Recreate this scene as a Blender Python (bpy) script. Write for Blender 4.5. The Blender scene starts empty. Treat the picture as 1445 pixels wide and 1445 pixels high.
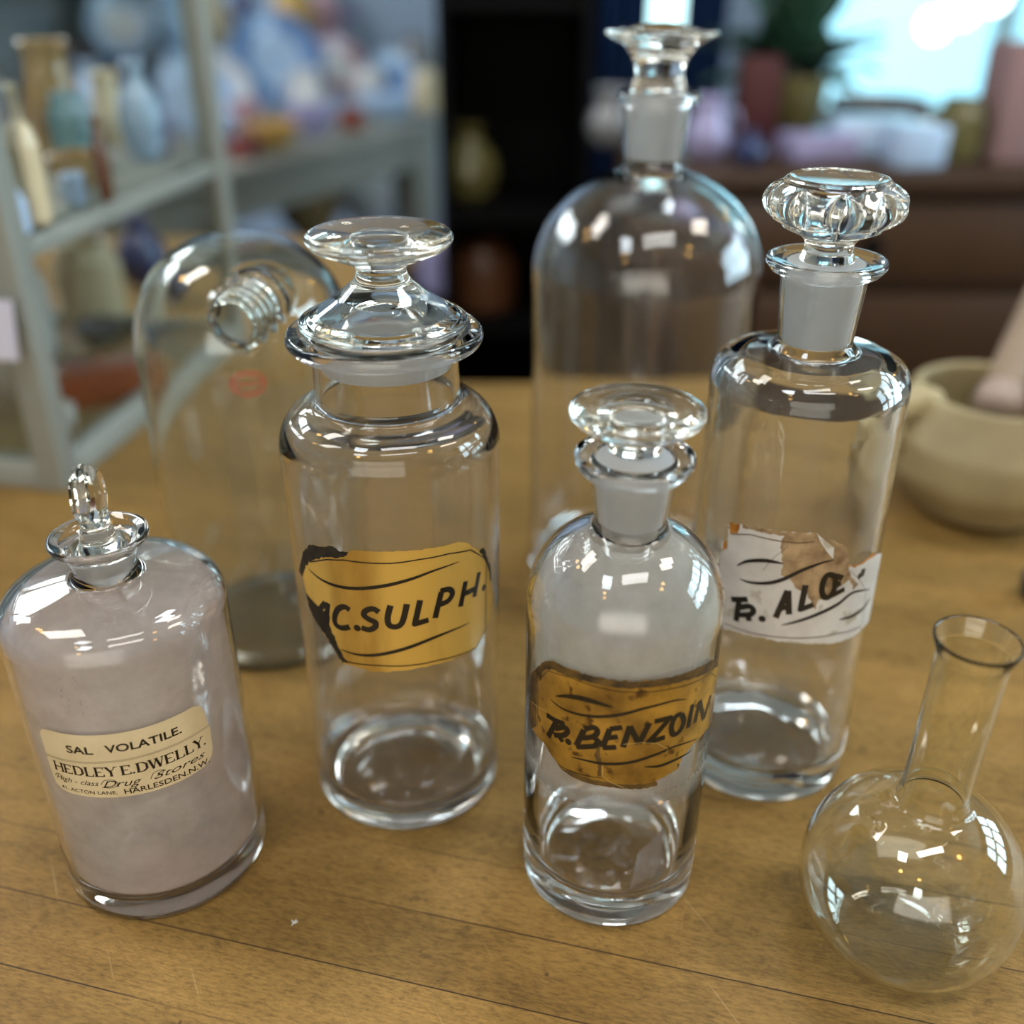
import bpy, bmesh, math, random, json
from mathutils import Vector, Matrix
R = math.radians
rng = random.Random(7)
sc = bpy.context.scene
col = sc.collection
# ------------------------------------------------------------------ camera
H = 0.37                                  # camera height above the table top (table top is z = 0)
PITCH, ROLL, F = R(28.4), R(0.35), 1445.0
cd = bpy.data.cameras.new('camera')
cam = bpy.data.objects.new('camera', cd); col.objects.link(cam)
cd.sensor_fit = 'HORIZONTAL'; cd.sensor_width = 36.0; cd.lens = 36.0 * F / 1445.0
cd.clip_start = 0.01; cd.clip_end = 60
_f = Vector((0, math.cos(PITCH), -math.sin(PITCH))); _u = Vector((0, math.sin(PITCH), math.cos(PITCH))); _r = Vector((1, 0, 0))
_r2 = _r * math.cos(ROLL) + _u * math.sin(ROLL); _u2 = -_r * math.sin(ROLL) + _u * math.cos(ROLL)
m = Matrix((( _r2.x, _u2.x, -_f.x, 0), (_r2.y, _u2.y, -_f.y, 0), (_r2.z, _u2.z, -_f.z, H), (0, 0, 0, 1)))
cam.matrix_world = m
cd.dof.use_dof = True; cd.dof.focus_distance = 0.416; cd.dof.aperture_fstop = 36.0 / 1000 / 0.0122
cd.dof.aperture_blades = 0
sc.camera = cam
# ------------------------------------------------------------------ world, exposure, sampling
w = bpy.data.worlds.new('world'); sc.world = w; w.use_nodes = True
w.node_tree.nodes['Background'].inputs[0].default_value = (0.55, 0.72, 0.9, 1)
w.node_tree.nodes['Background'].inputs[1].default_value = 1.0
sc.view_settings.view_transform = 'Standard'; sc.view_settings.look = 'None'
sc.view_settings.exposure = 0.14; sc.view_settings.gamma = 1.0; sc.view_settings.use_curve_mapping = False
cy = sc.cycles
cy.max_bounces = 22; cy.transmission_bounces = 22; cy.transparent_max_bounces = 40
cy.diffuse_bounces = 3; cy.glossy_bounces = 6
cy.caustics_refractive = True; cy.caustics_reflective = False; cy.blur_glossy = 0.6
cy.sample_clamp_indirect = 40.0; cy.sample_clamp_direct = 0

def area_light(name, loc, rot, sx, sy, power, color):
    l = bpy.data.lights.new(name, 'AREA'); l.shape = 'RECTANGLE'; l.size = sx; l.size_y = sy
    l.energy = power; l.color = color
    o = bpy.data.objects.new(name, l); o.location = loc; o.rotation_euler = rot; col.objects.link(o)
    return o
# the shop's ceiling fittings: separate diffusers, cool and warm
for lx, ly, lrz, lsx, lsy, lp, lc in ((-1.25, 0.75, 20, .75, .34, 12, (1.0, .95, .88)), (0.35, 0.95, -8, .42, .30, 10, (.80, .92, 1.0)), (1.35, 0.55, 35, .6, .26, 11, (1.0, .90, .78)),
                                      (-0.75, -0.45, -30, .34, .40, 8, (.84, .93, 1.0)), (0.25, -0.35, 12, .9, .22, 9, (1.0, .98, .95))):
    area_light('ceiling_light', (lx, ly, 1.86), (0, 0, R(lrz)), lsx, lsy, lp, lc)
BACK = area_light('crockery_fill_light', (-2.35, 2.9, 1.85), (0, R(-14), 0), 1.3, 2.6, 165, (0.90, 0.95, 1.0))  # added fill that brightens the rear crockery, no fitting hangs here
area_light('front_fill_light', (-0.35, -2.05, 0.75), (R(90), 0, R(180)), 2.4, 1.1, 54, (0.95, 0.97, 1.0))  # added frontal fill for labels and films, this wall has no window
for j in range(4):                       # daylight through the four wide lights of the shopfront on the right
    for k in range(2):
        area_light('shopfront_daylight', (3.02, 0.25 + 0.5 * j, 0.62 + 0.66 * k), (0, R(90), 0), .50, .38, 6.5, (0.66, 0.86, 1.0))

# ------------------------------------------------------------------ materials
def newmat(name):
    mt = bpy.data.materials.new(name); mt.use_nodes = True
    nt = mt.node_tree; nt.nodes.clear()
    return mt, nt
def N(nt, typ, **kw):
    n = nt.nodes.new(typ)
    for k, v in kw.items():
        if k.startswith('i_'):
            n.inputs[int(k[2:]) if k[2:].isdigit() else k[2:].replace('_', ' ')].default_value = v
        else: setattr(n, k, v)
    return n
def L(nt, a, b): nt.links.new(a, b)
def out(nt, sh):
    o = N(nt, 'ShaderNodeOutputMaterial'); L(nt, sh, o.inputs['Surface']); return o
def c4(c): return (c[0], c[1], c[2], 1)
def srgb(r, g, b):
    f = lambda v: (v / 255 / 12.92) if v / 255 <= 0.04045 else ((v / 255 + 0.055) / 1.055) ** 2.4
    return (f(r), f(g), f(b))
_mc = {}
def plain(name, color, rough=0.5, metal=0.0, spec=0.5, emit=None, strength=0, mottle=0.0, scale=20, coat=0.0):
    if name in _mc: return _mc[name]
    mt, nt = newmat(name)
    p = N(nt, 'ShaderNodeBsdfPrincipled')
    p.inputs['Base Color'].default_value = c4(color); p.inputs['Roughness'].default_value = rough
    p.inputs['Metallic'].default_value = metal; p.inputs['Specular IOR Level'].default_value = spec
    p.inputs['Coat Weight'].default_value = coat
    if emit:
        p.inputs['Emission Color'].default_value = c4(emit); p.inputs['Emission Strength'].default_value = strength
    if mottle:
        tc = N(nt, 'ShaderNodeTexCoord'); no = N(nt, 'ShaderNodeTexNoise'); no.inputs['Scale'].default_value = scale; no.inputs['Detail'].default_value = 5
        L(nt, tc.outputs['Object'], no.inputs['Vector'])
        mx = N(nt, 'ShaderNodeMix', data_type='RGBA'); mx.inputs[6].default_value = c4([c * (1 - mottle) for c in color]); mx.inputs[7].default_value = c4([min(1, c * (1 + mottle)) for c in color])
        L(nt, no.outputs['Fac'], mx.inputs[0]); L(nt, mx.outputs[2], p.inputs['Base Color'])
    out(nt, p.outputs[0]); _mc[name] = mt
    return mt
def glass_mat(name, color=(0.985, 0.99, 0.985), wave=0.0, wscale=35, ior=1.5, rough=0.0, stretch=1.0, zr=None):
    mt, nt = newmat(name)
    g = N(nt, 'ShaderNodeBsdfGlass'); g.inputs['Color'].default_value = c4(color); g.inputs['Roughness'].default_value = rough; g.inputs['IOR'].default_value = ior
    if wave:
        tc = N(nt, 'ShaderNodeTexCoord'); mp = N(nt, 'ShaderNodeMapping'); mp.inputs['Scale'].default_value = (1, 1, stretch)
        no = N(nt, 'ShaderNodeTexNoise'); no.inputs['Scale'].default_value = wscale; no.inputs['Detail'].default_value = 1.5
        b = N(nt, 'ShaderNodeBump'); b.inputs['Strength'].default_value = wave; b.inputs['Distance'].default_value = 0.002
        L(nt, tc.outputs['Object'], mp.inputs[0]); L(nt, mp.outputs[0], no.inputs['Vector']); L(nt, no.outputs['Fac'], b.inputs['Height']); L(nt, b.outputs[0], g.inputs['Normal'])
        if zr:                            # waviness only in the upper part, where the glass was worked by hand
            sp = N(nt, 'ShaderNodeSeparateXYZ'); L(nt, tc.outputs['Object'], sp.inputs[0])
            mr = N(nt, 'ShaderNodeMapRange'); mr.inputs[1].default_value = zr[0]; mr.inputs[2].default_value = zr[1]; mr.inputs[3].default_value = wave * .12; mr.inputs[4].default_value = wave
            L(nt, sp.outputs['Z'], mr.inputs[0]); L(nt, mr.outputs[0], b.inputs['Strength'])
    out(nt, g.outputs[0])
    return mt
def ground_mat(name, white=0.5, color=(0.80, 0.80, 0.80)):
    """ground (frosted) glass joint: rough glass plus white scattering, with faint turning marks"""
    mt, nt = newmat(name)
    g = N(nt, 'ShaderNodeBsdfGlass'); g.inputs['Color'].default_value = (1, 1, 1, 1); g.inputs['Roughness'].default_value = 0.38; g.inputs['IOR'].default_value = 1.5
    d = N(nt, 'ShaderNodeBsdfDiffuse'); t = N(nt, 'ShaderNodeBsdfTranslucent')
    tc = N(nt, 'ShaderNodeTexCoord'); mp = N(nt, 'ShaderNodeMapping'); mp.inputs['Scale'].default_value = (30, 30, 1400)
    no = N(nt, 'ShaderNodeTexNoise'); no.inputs['Scale'].default_value = 1; no.inputs['Detail'].default_value = 3
    mx = N(nt, 'ShaderNodeMix', data_type='RGBA'); mx.inputs[6].default_value = c4([c * 0.9 for c in color]); mx.inputs[7].default_value = c4(color)
    L(nt, tc.outputs['Object'], mp.inputs[0]); L(nt, mp.outputs[0], no.inputs['Vector']); L(nt, no.outputs['Fac'], mx.inputs[0])
    L(nt, mx.outputs[2], d.inputs['Color']); L(nt, mx.outputs[2], t.inputs['Color'])
    m1 = N(nt, 'ShaderNodeMixShader'); m1.inputs[0].default_value = 0.45; L(nt, d.outputs[0], m1.inputs[1]); L(nt, t.outputs[0], m1.inputs[2])
    m2 = N(nt, 'ShaderNodeMixShader'); m2.inputs[0].default_value = white; L(nt, g.outputs[0], m2.inputs[1]); L(nt, m1.outputs[0], m2.inputs[2])
    out(nt, m2.outputs[0])
    return mt
def film_mat(name, color, ramp, lo, hi, nscale=30, stain=None, detail=6, zw=0.02):
    """film on the inside of a bottle, for dried matter and haze tints alike: ramp = [(z, strength)], patchy cover between lo and hi"""
    mt, nt = newmat(name)
    tc = N(nt, 'ShaderNodeTexCoord'); sp = N(nt, 'ShaderNodeSeparateXYZ'); L(nt, tc.outputs['Object'], sp.inputs[0])
    nz = N(nt, 'ShaderNodeTexNoise'); nz.inputs['Scale'].default_value = 25; L(nt, tc.outputs['Object'], nz.inputs['Vector'])
    a = N(nt, 'ShaderNodeMath', operation='MULTIPLY_ADD'); a.inputs[1].default_value = zw; L(nt, nz.outputs['Fac'], a.inputs[0]); L(nt, sp.outputs['Z'], a.inputs[2])
    mr = N(nt, 'ShaderNodeMath', operation='MULTIPLY_ADD'); mr.inputs[1].default_value = 4.0; mr.inputs[2].default_value = -zw * 2; L(nt, a.outputs[0], mr.inputs[0])
    cr = N(nt, 'ShaderNodeValToRGB'); e = cr.color_ramp.elements
    while len(e) > 1: e.remove(e[-1])
    e[0].position = ramp[0][0] * 4; e[0].color = (ramp[0][1],) * 3 + (1,)
    for z, s in ramp[1:]:
        q = e.new(z * 4); q.color = (s, s, s, 1)
    L(nt, mr.outputs[0], cr.inputs[0])
    no = N(nt, 'ShaderNodeTexNoise'); no.inputs['Scale'].default_value = nscale; no.inputs['Detail'].default_value = detail; no.inputs['Roughness'].default_value = 0.62; L(nt, tc.outputs['Object'], no.inputs['Vector'])
    mp = N(nt, 'ShaderNodeMapRange'); mp.inputs[1].default_value = 0.3; mp.inputs[2].default_value = 0.7; mp.inputs[3].default_value = lo; mp.inputs[4].default_value = hi
    L(nt, no.outputs['Fac'], mp.inputs[0])
    mu = N(nt, 'ShaderNodeMath', operation='MULTIPLY'); L(nt, cr.outputs[0], mu.inputs[0]); L(nt, mp.outputs[0], mu.inputs[1]); mu.use_clamp = True
    d = N(nt, 'ShaderNodeBsdfDiffuse'); t = N(nt, 'ShaderNodeBsdfTranslucent'); tr = N(nt, 'ShaderNodeBsdfTransparent')
    n2 = N(nt, 'ShaderNodeTexNoise'); n2.inputs['Scale'].default_value = 16; n2.inputs['Detail'].default_value = 3; L(nt, tc.outputs['Object'], n2.inputs['Vector'])
    cx = N(nt, 'ShaderNodeMix', data_type='RGBA'); cx.inputs[6].default_value = c4(color); cx.inputs[7].default_value = c4(stain or color)
    m0 = N(nt, 'ShaderNodeMapRange'); m0.inputs[1].default_value = 0.4; m0.inputs[2].default_value = 0.62; L(nt, n2.outputs['Fac'], m0.inputs[0]); L(nt, m0.outputs[0], cx.inputs[0])
    L(nt, cx.outputs[2], d.inputs[0]); L(nt, cx.outputs[2], t.inputs[0])
    m1 = N(nt, 'ShaderNodeMixShader'); m1.inputs[0].default_value = 0.4; L(nt, d.outputs[0], m1.inputs[1]); L(nt, t.outputs[0], m1.inputs[2])
    m2 = N(nt, 'ShaderNodeMixShader'); L(nt, mu.outputs[0], m2.inputs[0]); L(nt, tr.outputs[0], m2.inputs[1]); L(nt, m1.outputs[0], m2.inputs[2])
    out(nt, m2.outputs[0])
    return mt

# ------------------------------------------------------------------ mesh helpers
def link(name, me, mats, parent=None, loc=None, smooth=True, angle=35):
    o = bpy.data.objects.new(name, me); col.objects.link(o)
    for mt in (mats if isinstance(mats, (list, tuple)) else [mats]): me.materials.append(mt)
    if smooth: me.shade_smooth(); me.set_sharp_from_angle(angle=R(angle))
    if parent: o.parent = parent
    if loc is not None: o.location = loc
    return o
def from_bm(name, bm, mats, parent=None, loc=None, smooth=True, angle=35):
    me = bpy.data.meshes.new(name); bm.normal_update(); bm.to_mesh(me); bm.free()
    return link(name, me, mats, parent, loc, smooth, angle)
def fillet(pts, n=6):
    """pts: (r, z[, radius]) polyline; corners with a radius become arcs"""
    o = []
    for i, p in enumerate(pts):
        rad = p[2] if len(p) > 2 else 0
        if not rad or i in (0, len(pts) - 1): o.append((p[0], p[1])); continue
        a = Vector(pts[i - 1][:2]) - Vector(p[:2]); b = Vector(pts[i + 1][:2]) - Vector(p[:2]); c = Vector(p[:2])
        la, lb = a.length, b.length; a.normalize(); b.normalize()
        ang = a.angle(b)
        d = min(rad / math.tan(ang / 2), la * 0.49, lb * 0.49)
        p0, p1 = c + a * d, c + b * d
        for k in range(n + 1):
            t = k / n; q = p0 * (1 - t) ** 2 + c * 2 * t * (1 - t) * 0.94 + (p0 + p1) * 0.5 * 2 * t * (1 - t) * 0.06 + p1 * t * t
            o.append((q.x, q.y))
    return o
def arc(cr, cz, a, b, t0, t1, n=16, pw=1.0):
    o = []
    for k in range(n + 1):
        t = R(t0 + (t1 - t0) * k / n); o.append((cr + a * math.copysign(abs(math.cos(t)) ** pw, math.cos(t)), cz + b * math.copysign(abs(math.sin(t)) ** pw, math.sin(t))))
    return o
def lathe_bm(prof, segs=96, fn=None, bm=None, closed=False):
    bm = bm or bmesh.new(); rings = []
    for r, z in prof:
        if r < 1e-6: rings.append([bm.verts.new((0, 0, z))])
        else:
            ring = []
            for k in range(segs):
                t = 2 * math.pi * k / segs; rr, zz = (fn(t, r, z) if fn else (r, z))
                ring.append(bm.verts.new((rr * math.cos(t), rr * math.sin(t), zz)))
            rings.append(ring)
    pairs = list(zip(rings, rings[1:]))
    if closed: pairs.append((rings[-1], rings[0]))
    for a, b in pairs:
        if len(a) == 1 and len(b) == 1: continue
        for k in range(segs):
            j = (k + 1) % segs
            if len(a) == 1: bm.faces.new((a[0], b[j], b[k]))
            elif len(b) == 1: bm.faces.new((a[k], a[j], b[0]))
            else: bm.faces.new((a[k], a[j], b[j], b[k]))
    return bm
def lathe(name, prof, mats, parent=None, segs=96, fn=None, loc=None, angle=40, closed=False):
    bm = lathe_bm(prof, segs, fn, closed=closed)
    bmesh.ops.recalc_face_normals(bm, faces=bm.faces)
    return from_bm(name, bm, mats, parent, loc, True, angle)
def box_bm(bm, x0, x1, y0, y1, z0, z1, mat=Matrix(), bevel=0.0):
    r = bmesh.ops.create_cube(bm, size=1.0)
    vs = r['verts']
    bmesh.ops.scale(bm, vec=(x1 - x0, y1 - y0, z1 - z0), verts=vs)
    bmesh.ops.translate(bm, vec=((x0 + x1) / 2, (y0 + y1) / 2, (z0 + z1) / 2), verts=vs)
    if bevel:
        es = list({e for v in vs for e in v.link_edges})
        rb = bmesh.ops.bevel(bm, geom=es, offset=bevel, segments=2, affect='EDGES', profile=0.5)
        vs = list({v for f in rb['faces'] for v in f.verts} | {v for v in vs if v.is_valid})
    bmesh.ops.transform(bm, matrix=mat, verts=vs)
    return bm
def box(name, b, mats, parent=None, bevel=0.0, mat=Matrix(), loc=None):
    bm = bmesh.new(); box_bm(bm, *b, mat=mat, bevel=bevel)
    return from_bm(name, bm, mats, parent, loc, True, 30)
def tube_bm(bm, pts, rad, seg=10, caps=True):
    rings = []; n = len(pts)
    for i, p in enumerate(pts):
        p = Vector(p); d = (Vector(pts[min(i + 1, n - 1)]) - Vector(pts[max(i - 1, 0)])).normalized()
        a = d.cross(Vector((0, 0, 1)) if abs(d.z) < 0.9 else Vector((1, 0, 0))).normalized(); b = d.cross(a)
        rr = rad[i] if isinstance(rad, (list, tuple)) else rad
        rings.append([bm.verts.new(p + (a * math.cos(2 * math.pi * k / seg) + b * math.sin(2 * math.pi * k / seg)) * rr) for k in range(seg)])
    for a, b in zip(rings, rings[1:]):
        for k in range(seg): bm.faces.new((a[k], a[(k + 1) % seg], b[(k + 1) % seg], b[k]))
    if caps: bm.faces.new(rings[0][::-1]); bm.faces.new(rings[-1])
    bmesh.ops.recalc_face_normals(bm, faces=bm.faces)
    return bm
def tube(name, pts, rad, mats, parent=None, seg=10, loc=None):
    return from_bm(name, tube_bm(bmesh.new(), pts, rad, seg), mats, parent, loc, True, 40)
def tag(o, label, cat, group=None, kind=None):
    o['label'] = label; o['category'] = cat
    if group: o['group'] = group
    if kind: o['kind'] = kind
    return o
def thing(name, label, cat, loc, rot=(0, 0, 0), group=None):
    o = bpy.data.objects.new(name, None); col.objects.link(o); o.empty_display_size = 0.03
    o.location = loc; o.rotation_euler = rot
    return tag(o, label, cat, group)
def struct(o): o['kind'] = 'structure'; return o
# ------------------------------------------------------------------ the room
FLOOR = -0.90
M_wall = plain('warm_grey_plaster', srgb(185, 178, 165), 0.9, mottle=0.1, scale=2)
M_wallb = plain('pale_blue_plaster', srgb(150, 168, 188), 0.9, mottle=0.12, scale=1.5)
M_ceil = plain('ceiling_paint', srgb(200, 195, 185), 0.9)
M_floor = plain('dark_floorboards', srgb(60, 45, 34), 0.6, mottle=0.2, scale=4)
def slab(name, b, m): return struct(box(name, b, m))
slab('floor', (-3.2, 3.2, -2.2, 5.2, FLOOR - 0.05, FLOOR), M_floor)
slab('ceiling', (-3.2, 3.2, -2.2, 5.2, 1.9, 1.95), M_ceil)
slab('wall_left', (-3.2, -3.1, -2.2, 5.2, FLOOR, 1.9), M_wallb)
slab('wall_behind', (-3.1, 3.1, -2.2, -2.1, FLOOR, 1.9), M_wall)
# right wall with a glazed shopfront (opening y 0.0..2.0, z 0.3..1.6)
def wall_hole(name, fixed, axis, lo, hi, h0, h1, v0, v1, m):
    bm = bmesh.new()
    for a, b, c, d in ((lo, h0, FLOOR, 1.9), (h1, hi, FLOOR, 1.9), (h0, h1, FLOOR, v0), (h0, h1, v1, 1.9)):
        if axis == 'x': box_bm(bm, fixed, fixed + 0.1, a, b, c, d)
        else: box_bm(bm, a, b, fixed, fixed + 0.1, c, d)
    return struct(from_bm(name, bm, m, smooth=False))
wall_hole('wall_right', 3.1, 'x', -2.1, 5.2, 0.0, 2.0, 0.3, 1.65, M_wall)
wall_hole('wall_back', 5.1, 'y', -3.1, 3.1, 1.30, 2.55, -0.25, 1.1, M_wallb)
M_frame = plain('window_frame_paint', srgb(150, 155, 150), 0.5)
M_sky = plain('bright_daylight_pane', (0.6, 0.8, 0.9), 0.4, emit=(0.33, 0.80, 1.0), strength=1.35)
M_skyhot = plain('white_hot_daylight', (0.9, 0.9, 0.9), 0.4, emit=(0.85, 1.0, 1.0), strength=7.0)
# right shopfront: lit panes with muntins
w1 = from_bm('window_1', (lambda bm: box_bm(bm, 3.10, 3.14, 0.0, 2.0, 0.3, 1.65))(bmesh.new()), M_sky, smooth=False); struct(w1)
bm = bmesh.new()
for k in range(5): box_bm(bm, 3.00, 3.10, 0.5 * k - 0.03, 0.5 * k + 0.03, 0.28, 1.67)
for k in range(3): box_bm(bm, 3.00, 3.10, -0.02, 2.02, 0.3 + 0.66 * k - 0.03, 0.3 + 0.66 * k + 0.03)
o = from_bm('window_frame', bm, M_frame, w1, smooth=False); o['kind'] = 'structure'
# back window
w2 = from_bm('window_2', (lambda bm: box_bm(bm, 1.30, 2.55, 5.14, 5.17, -0.25, 1.1))(bmesh.new()), M_sky, smooth=False); struct(w2)
bm = bmesh.new()
for x in (1.30, 2.2, 2.55): box_bm(bm, x - 0.03, x + 0.03, 5.06, 5.13, -0.27, 1.12)
for z in (-0.25, 1.1): box_bm(bm, 1.28, 2.57, 5.06, 5.13, z - 0.03, z + 0.03)
o = from_bm('window_frame', bm, M_frame, w2, smooth=False); o['kind'] = 'structure'

# ------------------------------------------------------------------ the worktable
def wood_table_mat(name, seams=True):
    mt, nt = newmat(name)
    tc = N(nt, 'ShaderNodeTexCoord'); mp = N(nt, 'ShaderNodeMapping'); mp.inputs['Rotation'].default_value = (0, 0, R(14.2))
    mp.inputs['Location'].default_value = (0, -0.2938 + 0.0345 * 20, 0)
    L(nt, tc.outputs['Object'], mp.inputs[0])
    sp = N(nt, 'ShaderNodeSeparateXYZ'); L(nt, mp.outputs[0], sp.inputs[0])
    dv = N(nt, 'ShaderNodeMath', operation='DIVIDE'); dv.inputs[1].default_value = 0.0345; L(nt, sp.outputs['Y'], dv.inputs[0])
    fl = N(nt, 'ShaderNodeMath', operation='FLOOR'); L(nt, dv.outputs[0], fl.inputs[0])
    fr = N(nt, 'ShaderNodeMath', operation='FRACT'); L(nt, dv.outputs[0], fr.inputs[0])
    # staves end somewhere along their length: second index
    wn = N(nt, 'ShaderNodeTexWhiteNoise', noise_dimensions='1D'); L(nt, fl.outputs[0], wn.inputs['W'])
    ad = N(nt, 'ShaderNodeMath', operation='MULTIPLY_ADD'); ad.inputs[1].default_value = 0.9; L(nt, wn.outputs['Value'], ad.inputs[0]); L(nt, sp.outputs['X'], ad.inputs[2])
    d2 = N(nt, 'ShaderNodeMath', operation='DIVIDE'); d2.inputs[1].default_value = 0.9; L(nt, ad.outputs[0], d2.inputs[0])
    f2 = N(nt, 'ShaderNodeMath', operation='FLOOR'); L(nt, d2.outputs[0], f2.inputs[0])
    cb = N(nt, 'ShaderNodeCombineXYZ'); L(nt, fl.outputs[0], cb.inputs[0]); L(nt, f2.outputs[0], cb.inputs[1])
    w2_ = N(nt, 'ShaderNodeTexWhiteNoise', noise_dimensions='3D'); L(nt, cb.outputs[0], w2_.inputs['Vector'])
    # grain, offset per stave
    off = N(nt, 'ShaderNodeVectorMath', operation='MULTIPLY_ADD'); off.inputs[1].default_value = (3, 0, 5); L(nt, w2_.outputs['Color'], off.inputs[0]); L(nt, mp.outputs[0], off.inputs[2])
    def noise(vec, sx, sy, det, rough=0.6, dist=0.0):
        q = N(nt, 'ShaderNodeMapping'); q.inputs['Scale'].default_value = (sx, sy, 1); L(nt, vec, q.inputs[0])
        n = N(nt, 'ShaderNodeTexNoise'); n.inputs['Scale'].default_value = 1; n.inputs['Detail'].default_value = det; n.inputs['Roughness'].default_value = rough; n.inputs['Distortion'].default_value = dist
        L(nt, q.outputs[0], n.inputs['Vector']); return n.outputs['Fac']
    g1 = noise(off.outputs[0], 5, 60, 5, 0.6, 0.6)
    g2 = noise(off.outputs[0], 190, 850, 6, 0.8)
    g3 = noise(mp.outputs[0], 22, 38, 6, 0.7)
    cr = N(nt, 'ShaderNodeValToRGB'); e = cr.color_ramp.elements
    e[0].position = 0.25; e[0].color = c4((0.155, 0.088, 0.024)); e[1].position = 0.75; e[1].color = c4((0.46, 0.268, 0.080))
    q = e.new(0.5); q.color = c4((0.31, 0.180, 0.050))
    s1 = N(nt, 'ShaderNodeMath', operation='MULTIPLY_ADD'); s1.inputs[1].default_value = 0.40; L(nt, g1, s1.inputs[0])
    s2 = N(nt, 'ShaderNodeMath', operation='MULTIPLY_ADD'); s2.inputs[1].default_value = 0.10; s2.inputs[2].default_value = 0.03; L(nt, w2_.outputs['Value'], s2.inputs[0]); L(nt, s2.outputs[0], s1.inputs[2])
    s3 = N(nt, 'ShaderNodeMath', operation='MULTIPLY_ADD'); s3.inputs[1].default_value = 0.47; L(nt, g3, s3.inputs[0]); L(nt, s1.outputs[0], s3.inputs[2])
    L(nt, s3.outputs[0], cr.inputs[0])
    # fine dark fibres
    r2 = N(nt, 'ShaderNodeMapRange'); r2.inputs[1].default_value = 0.30; r2.inputs[2].default_value = 0.58; r2.inputs[3].default_value = 0.38; r2.inputs[4].default_value = 1.0; L(nt, g2, r2.inputs[0])
    m1 = N(nt, 'ShaderNodeMix', data_type='RGBA', blend_type='MULTIPLY'); m1.inputs[0].default_value = 1; L(nt, cr.outputs[0], m1.inputs[6]); L(nt, r2.outputs[0], m1.inputs[7])
    # seams
    ab = N(nt, 'ShaderNodeMath', operation='SUBTRACT'); ab.inputs[1].default_value = 0.5; L(nt, fr.outputs[0], ab.inputs[0])
    a2 = N(nt, 'ShaderNodeMath', operation='ABSOLUTE'); L(nt, ab.outputs[0], a2.inputs[0])
    gt = N(nt, 'ShaderNodeMapRange'); gt.inputs[1].default_value = 0.487; gt.inputs[2].default_value = 0.4945; L(nt, a2.outputs[0], gt.inputs[0])
    sn = noise(mp.outputs[0], 9, 3, 2); sm = N(nt, 'ShaderNodeMapRange'); sm.inputs[1].default_value = 0.42; sm.inputs[2].default_value = 0.60; sm.inputs[3].default_value = 0.10; sm.inputs[4].default_value = 1.0; L(nt, sn, sm.inputs[0])
    # two joints have opened up into dark cracks
    def near(v0):
        n = N(nt, 'ShaderNodeMath', operation='COMPARE'); n.inputs[1].default_value = v0; n.inputs[2].default_value = 0.3; L(nt, dv.outputs[0], n.inputs[0]); return n.outputs[0]
    xr = N(nt, 'ShaderNodeMapRange'); xr.inputs[1].default_value = -0.125; xr.inputs[2].default_value = -0.110; L(nt, sp.outputs['X'], xr.inputs[0])
    q1 = N(nt, 'ShaderNodeMath', operation='MULTIPLY'); L(nt, near(20.0), q1.inputs[0]); L(nt, xr.outputs[0], q1.inputs[1])
    q2 = N(nt, 'ShaderNodeMath', operation='MAXIMUM'); L(nt, q1.outputs[0], q2.inputs[0]); L(nt, near(19.0), q2.inputs[1])
    q3 = N(nt, 'ShaderNodeMath', operation='MAXIMUM'); L(nt, q2.outputs[0], q3.inputs[0]); L(nt, sm.outputs[0], q3.inputs[1])
    se = N(nt, 'ShaderNodeMath', operation='MULTIPLY'); L(nt, gt.outputs[0], se.inputs[0]); L(nt, q3.outputs[0], se.inputs[1])
    m2 = N(nt, 'ShaderNodeMix', data_type='RGBA'); m2.inputs[7].default_value = c4((0.045, 0.025, 0.012)); L(nt, se.outputs[0], m2.inputs[0]); L(nt, m1.outputs[2], m2.inputs[6])
    # pits and specks
    vo = N(nt, 'ShaderNodeTexVoronoi'); vo.inputs['Scale'].default_value = 55; L(nt, tc.outputs['Object'], vo.inputs['Vector'])
    vr = N(nt, 'ShaderNodeMapRange'); vr.inputs[1].default_value = 0.035; vr.inputs[2].default_value = 0.06; vr.inputs[3].default_value = 0.75; vr.inputs[4].default_value = 0.0; L(nt, vo.outputs['Distance'], vr.inputs[0])
    vc = N(nt, 'ShaderNodeSeparateXYZ'); L(nt, vo.outputs['Color'], vc.inputs[0])
    vg = N(nt, 'ShaderNodeMath', operation='GREATER_THAN'); vg.inputs[1].default_value = 0.82; L(nt, vc.outputs[0], vg.inputs[0])
    vm = N(nt, 'ShaderNodeMath', operation='MULTIPLY'); L(nt, vr.outputs[0], vm.inputs[0]); L(nt, vg.outputs[0], vm.inputs[1])
    m3 = N(nt, 'ShaderNodeMix', data_type='RGBA'); m3.inputs[7].default_value = c4((0.06, 0.03, 0.012)); L(nt, vm.outputs[0], m3.inputs[0]); L(nt, m2.outputs[2], m3.inputs[6])
    # dark scuffs
    sc0_ = noise(tc.outputs['Object'], 60, 90, 7, 0.8, 0.4)
    sr = N(nt, 'ShaderNodeMapRange'); sr.inputs[1].default_value = 0.56; sr.inputs[2].default_value = 0.68; sr.inputs[4].default_value = 0.65; L(nt, sc0_, sr.inputs[0])
    m4 = N(nt, 'ShaderNodeMix', data_type='RGBA'); m4.inputs[7].default_value = c4((0.10, 0.055, 0.020)); L(nt, sr.outputs[0], m4.inputs[0]); L(nt, m3.outputs[2], m4.inputs[6])
    # pale scratches
    prev = m4.outputs[2]
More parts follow.
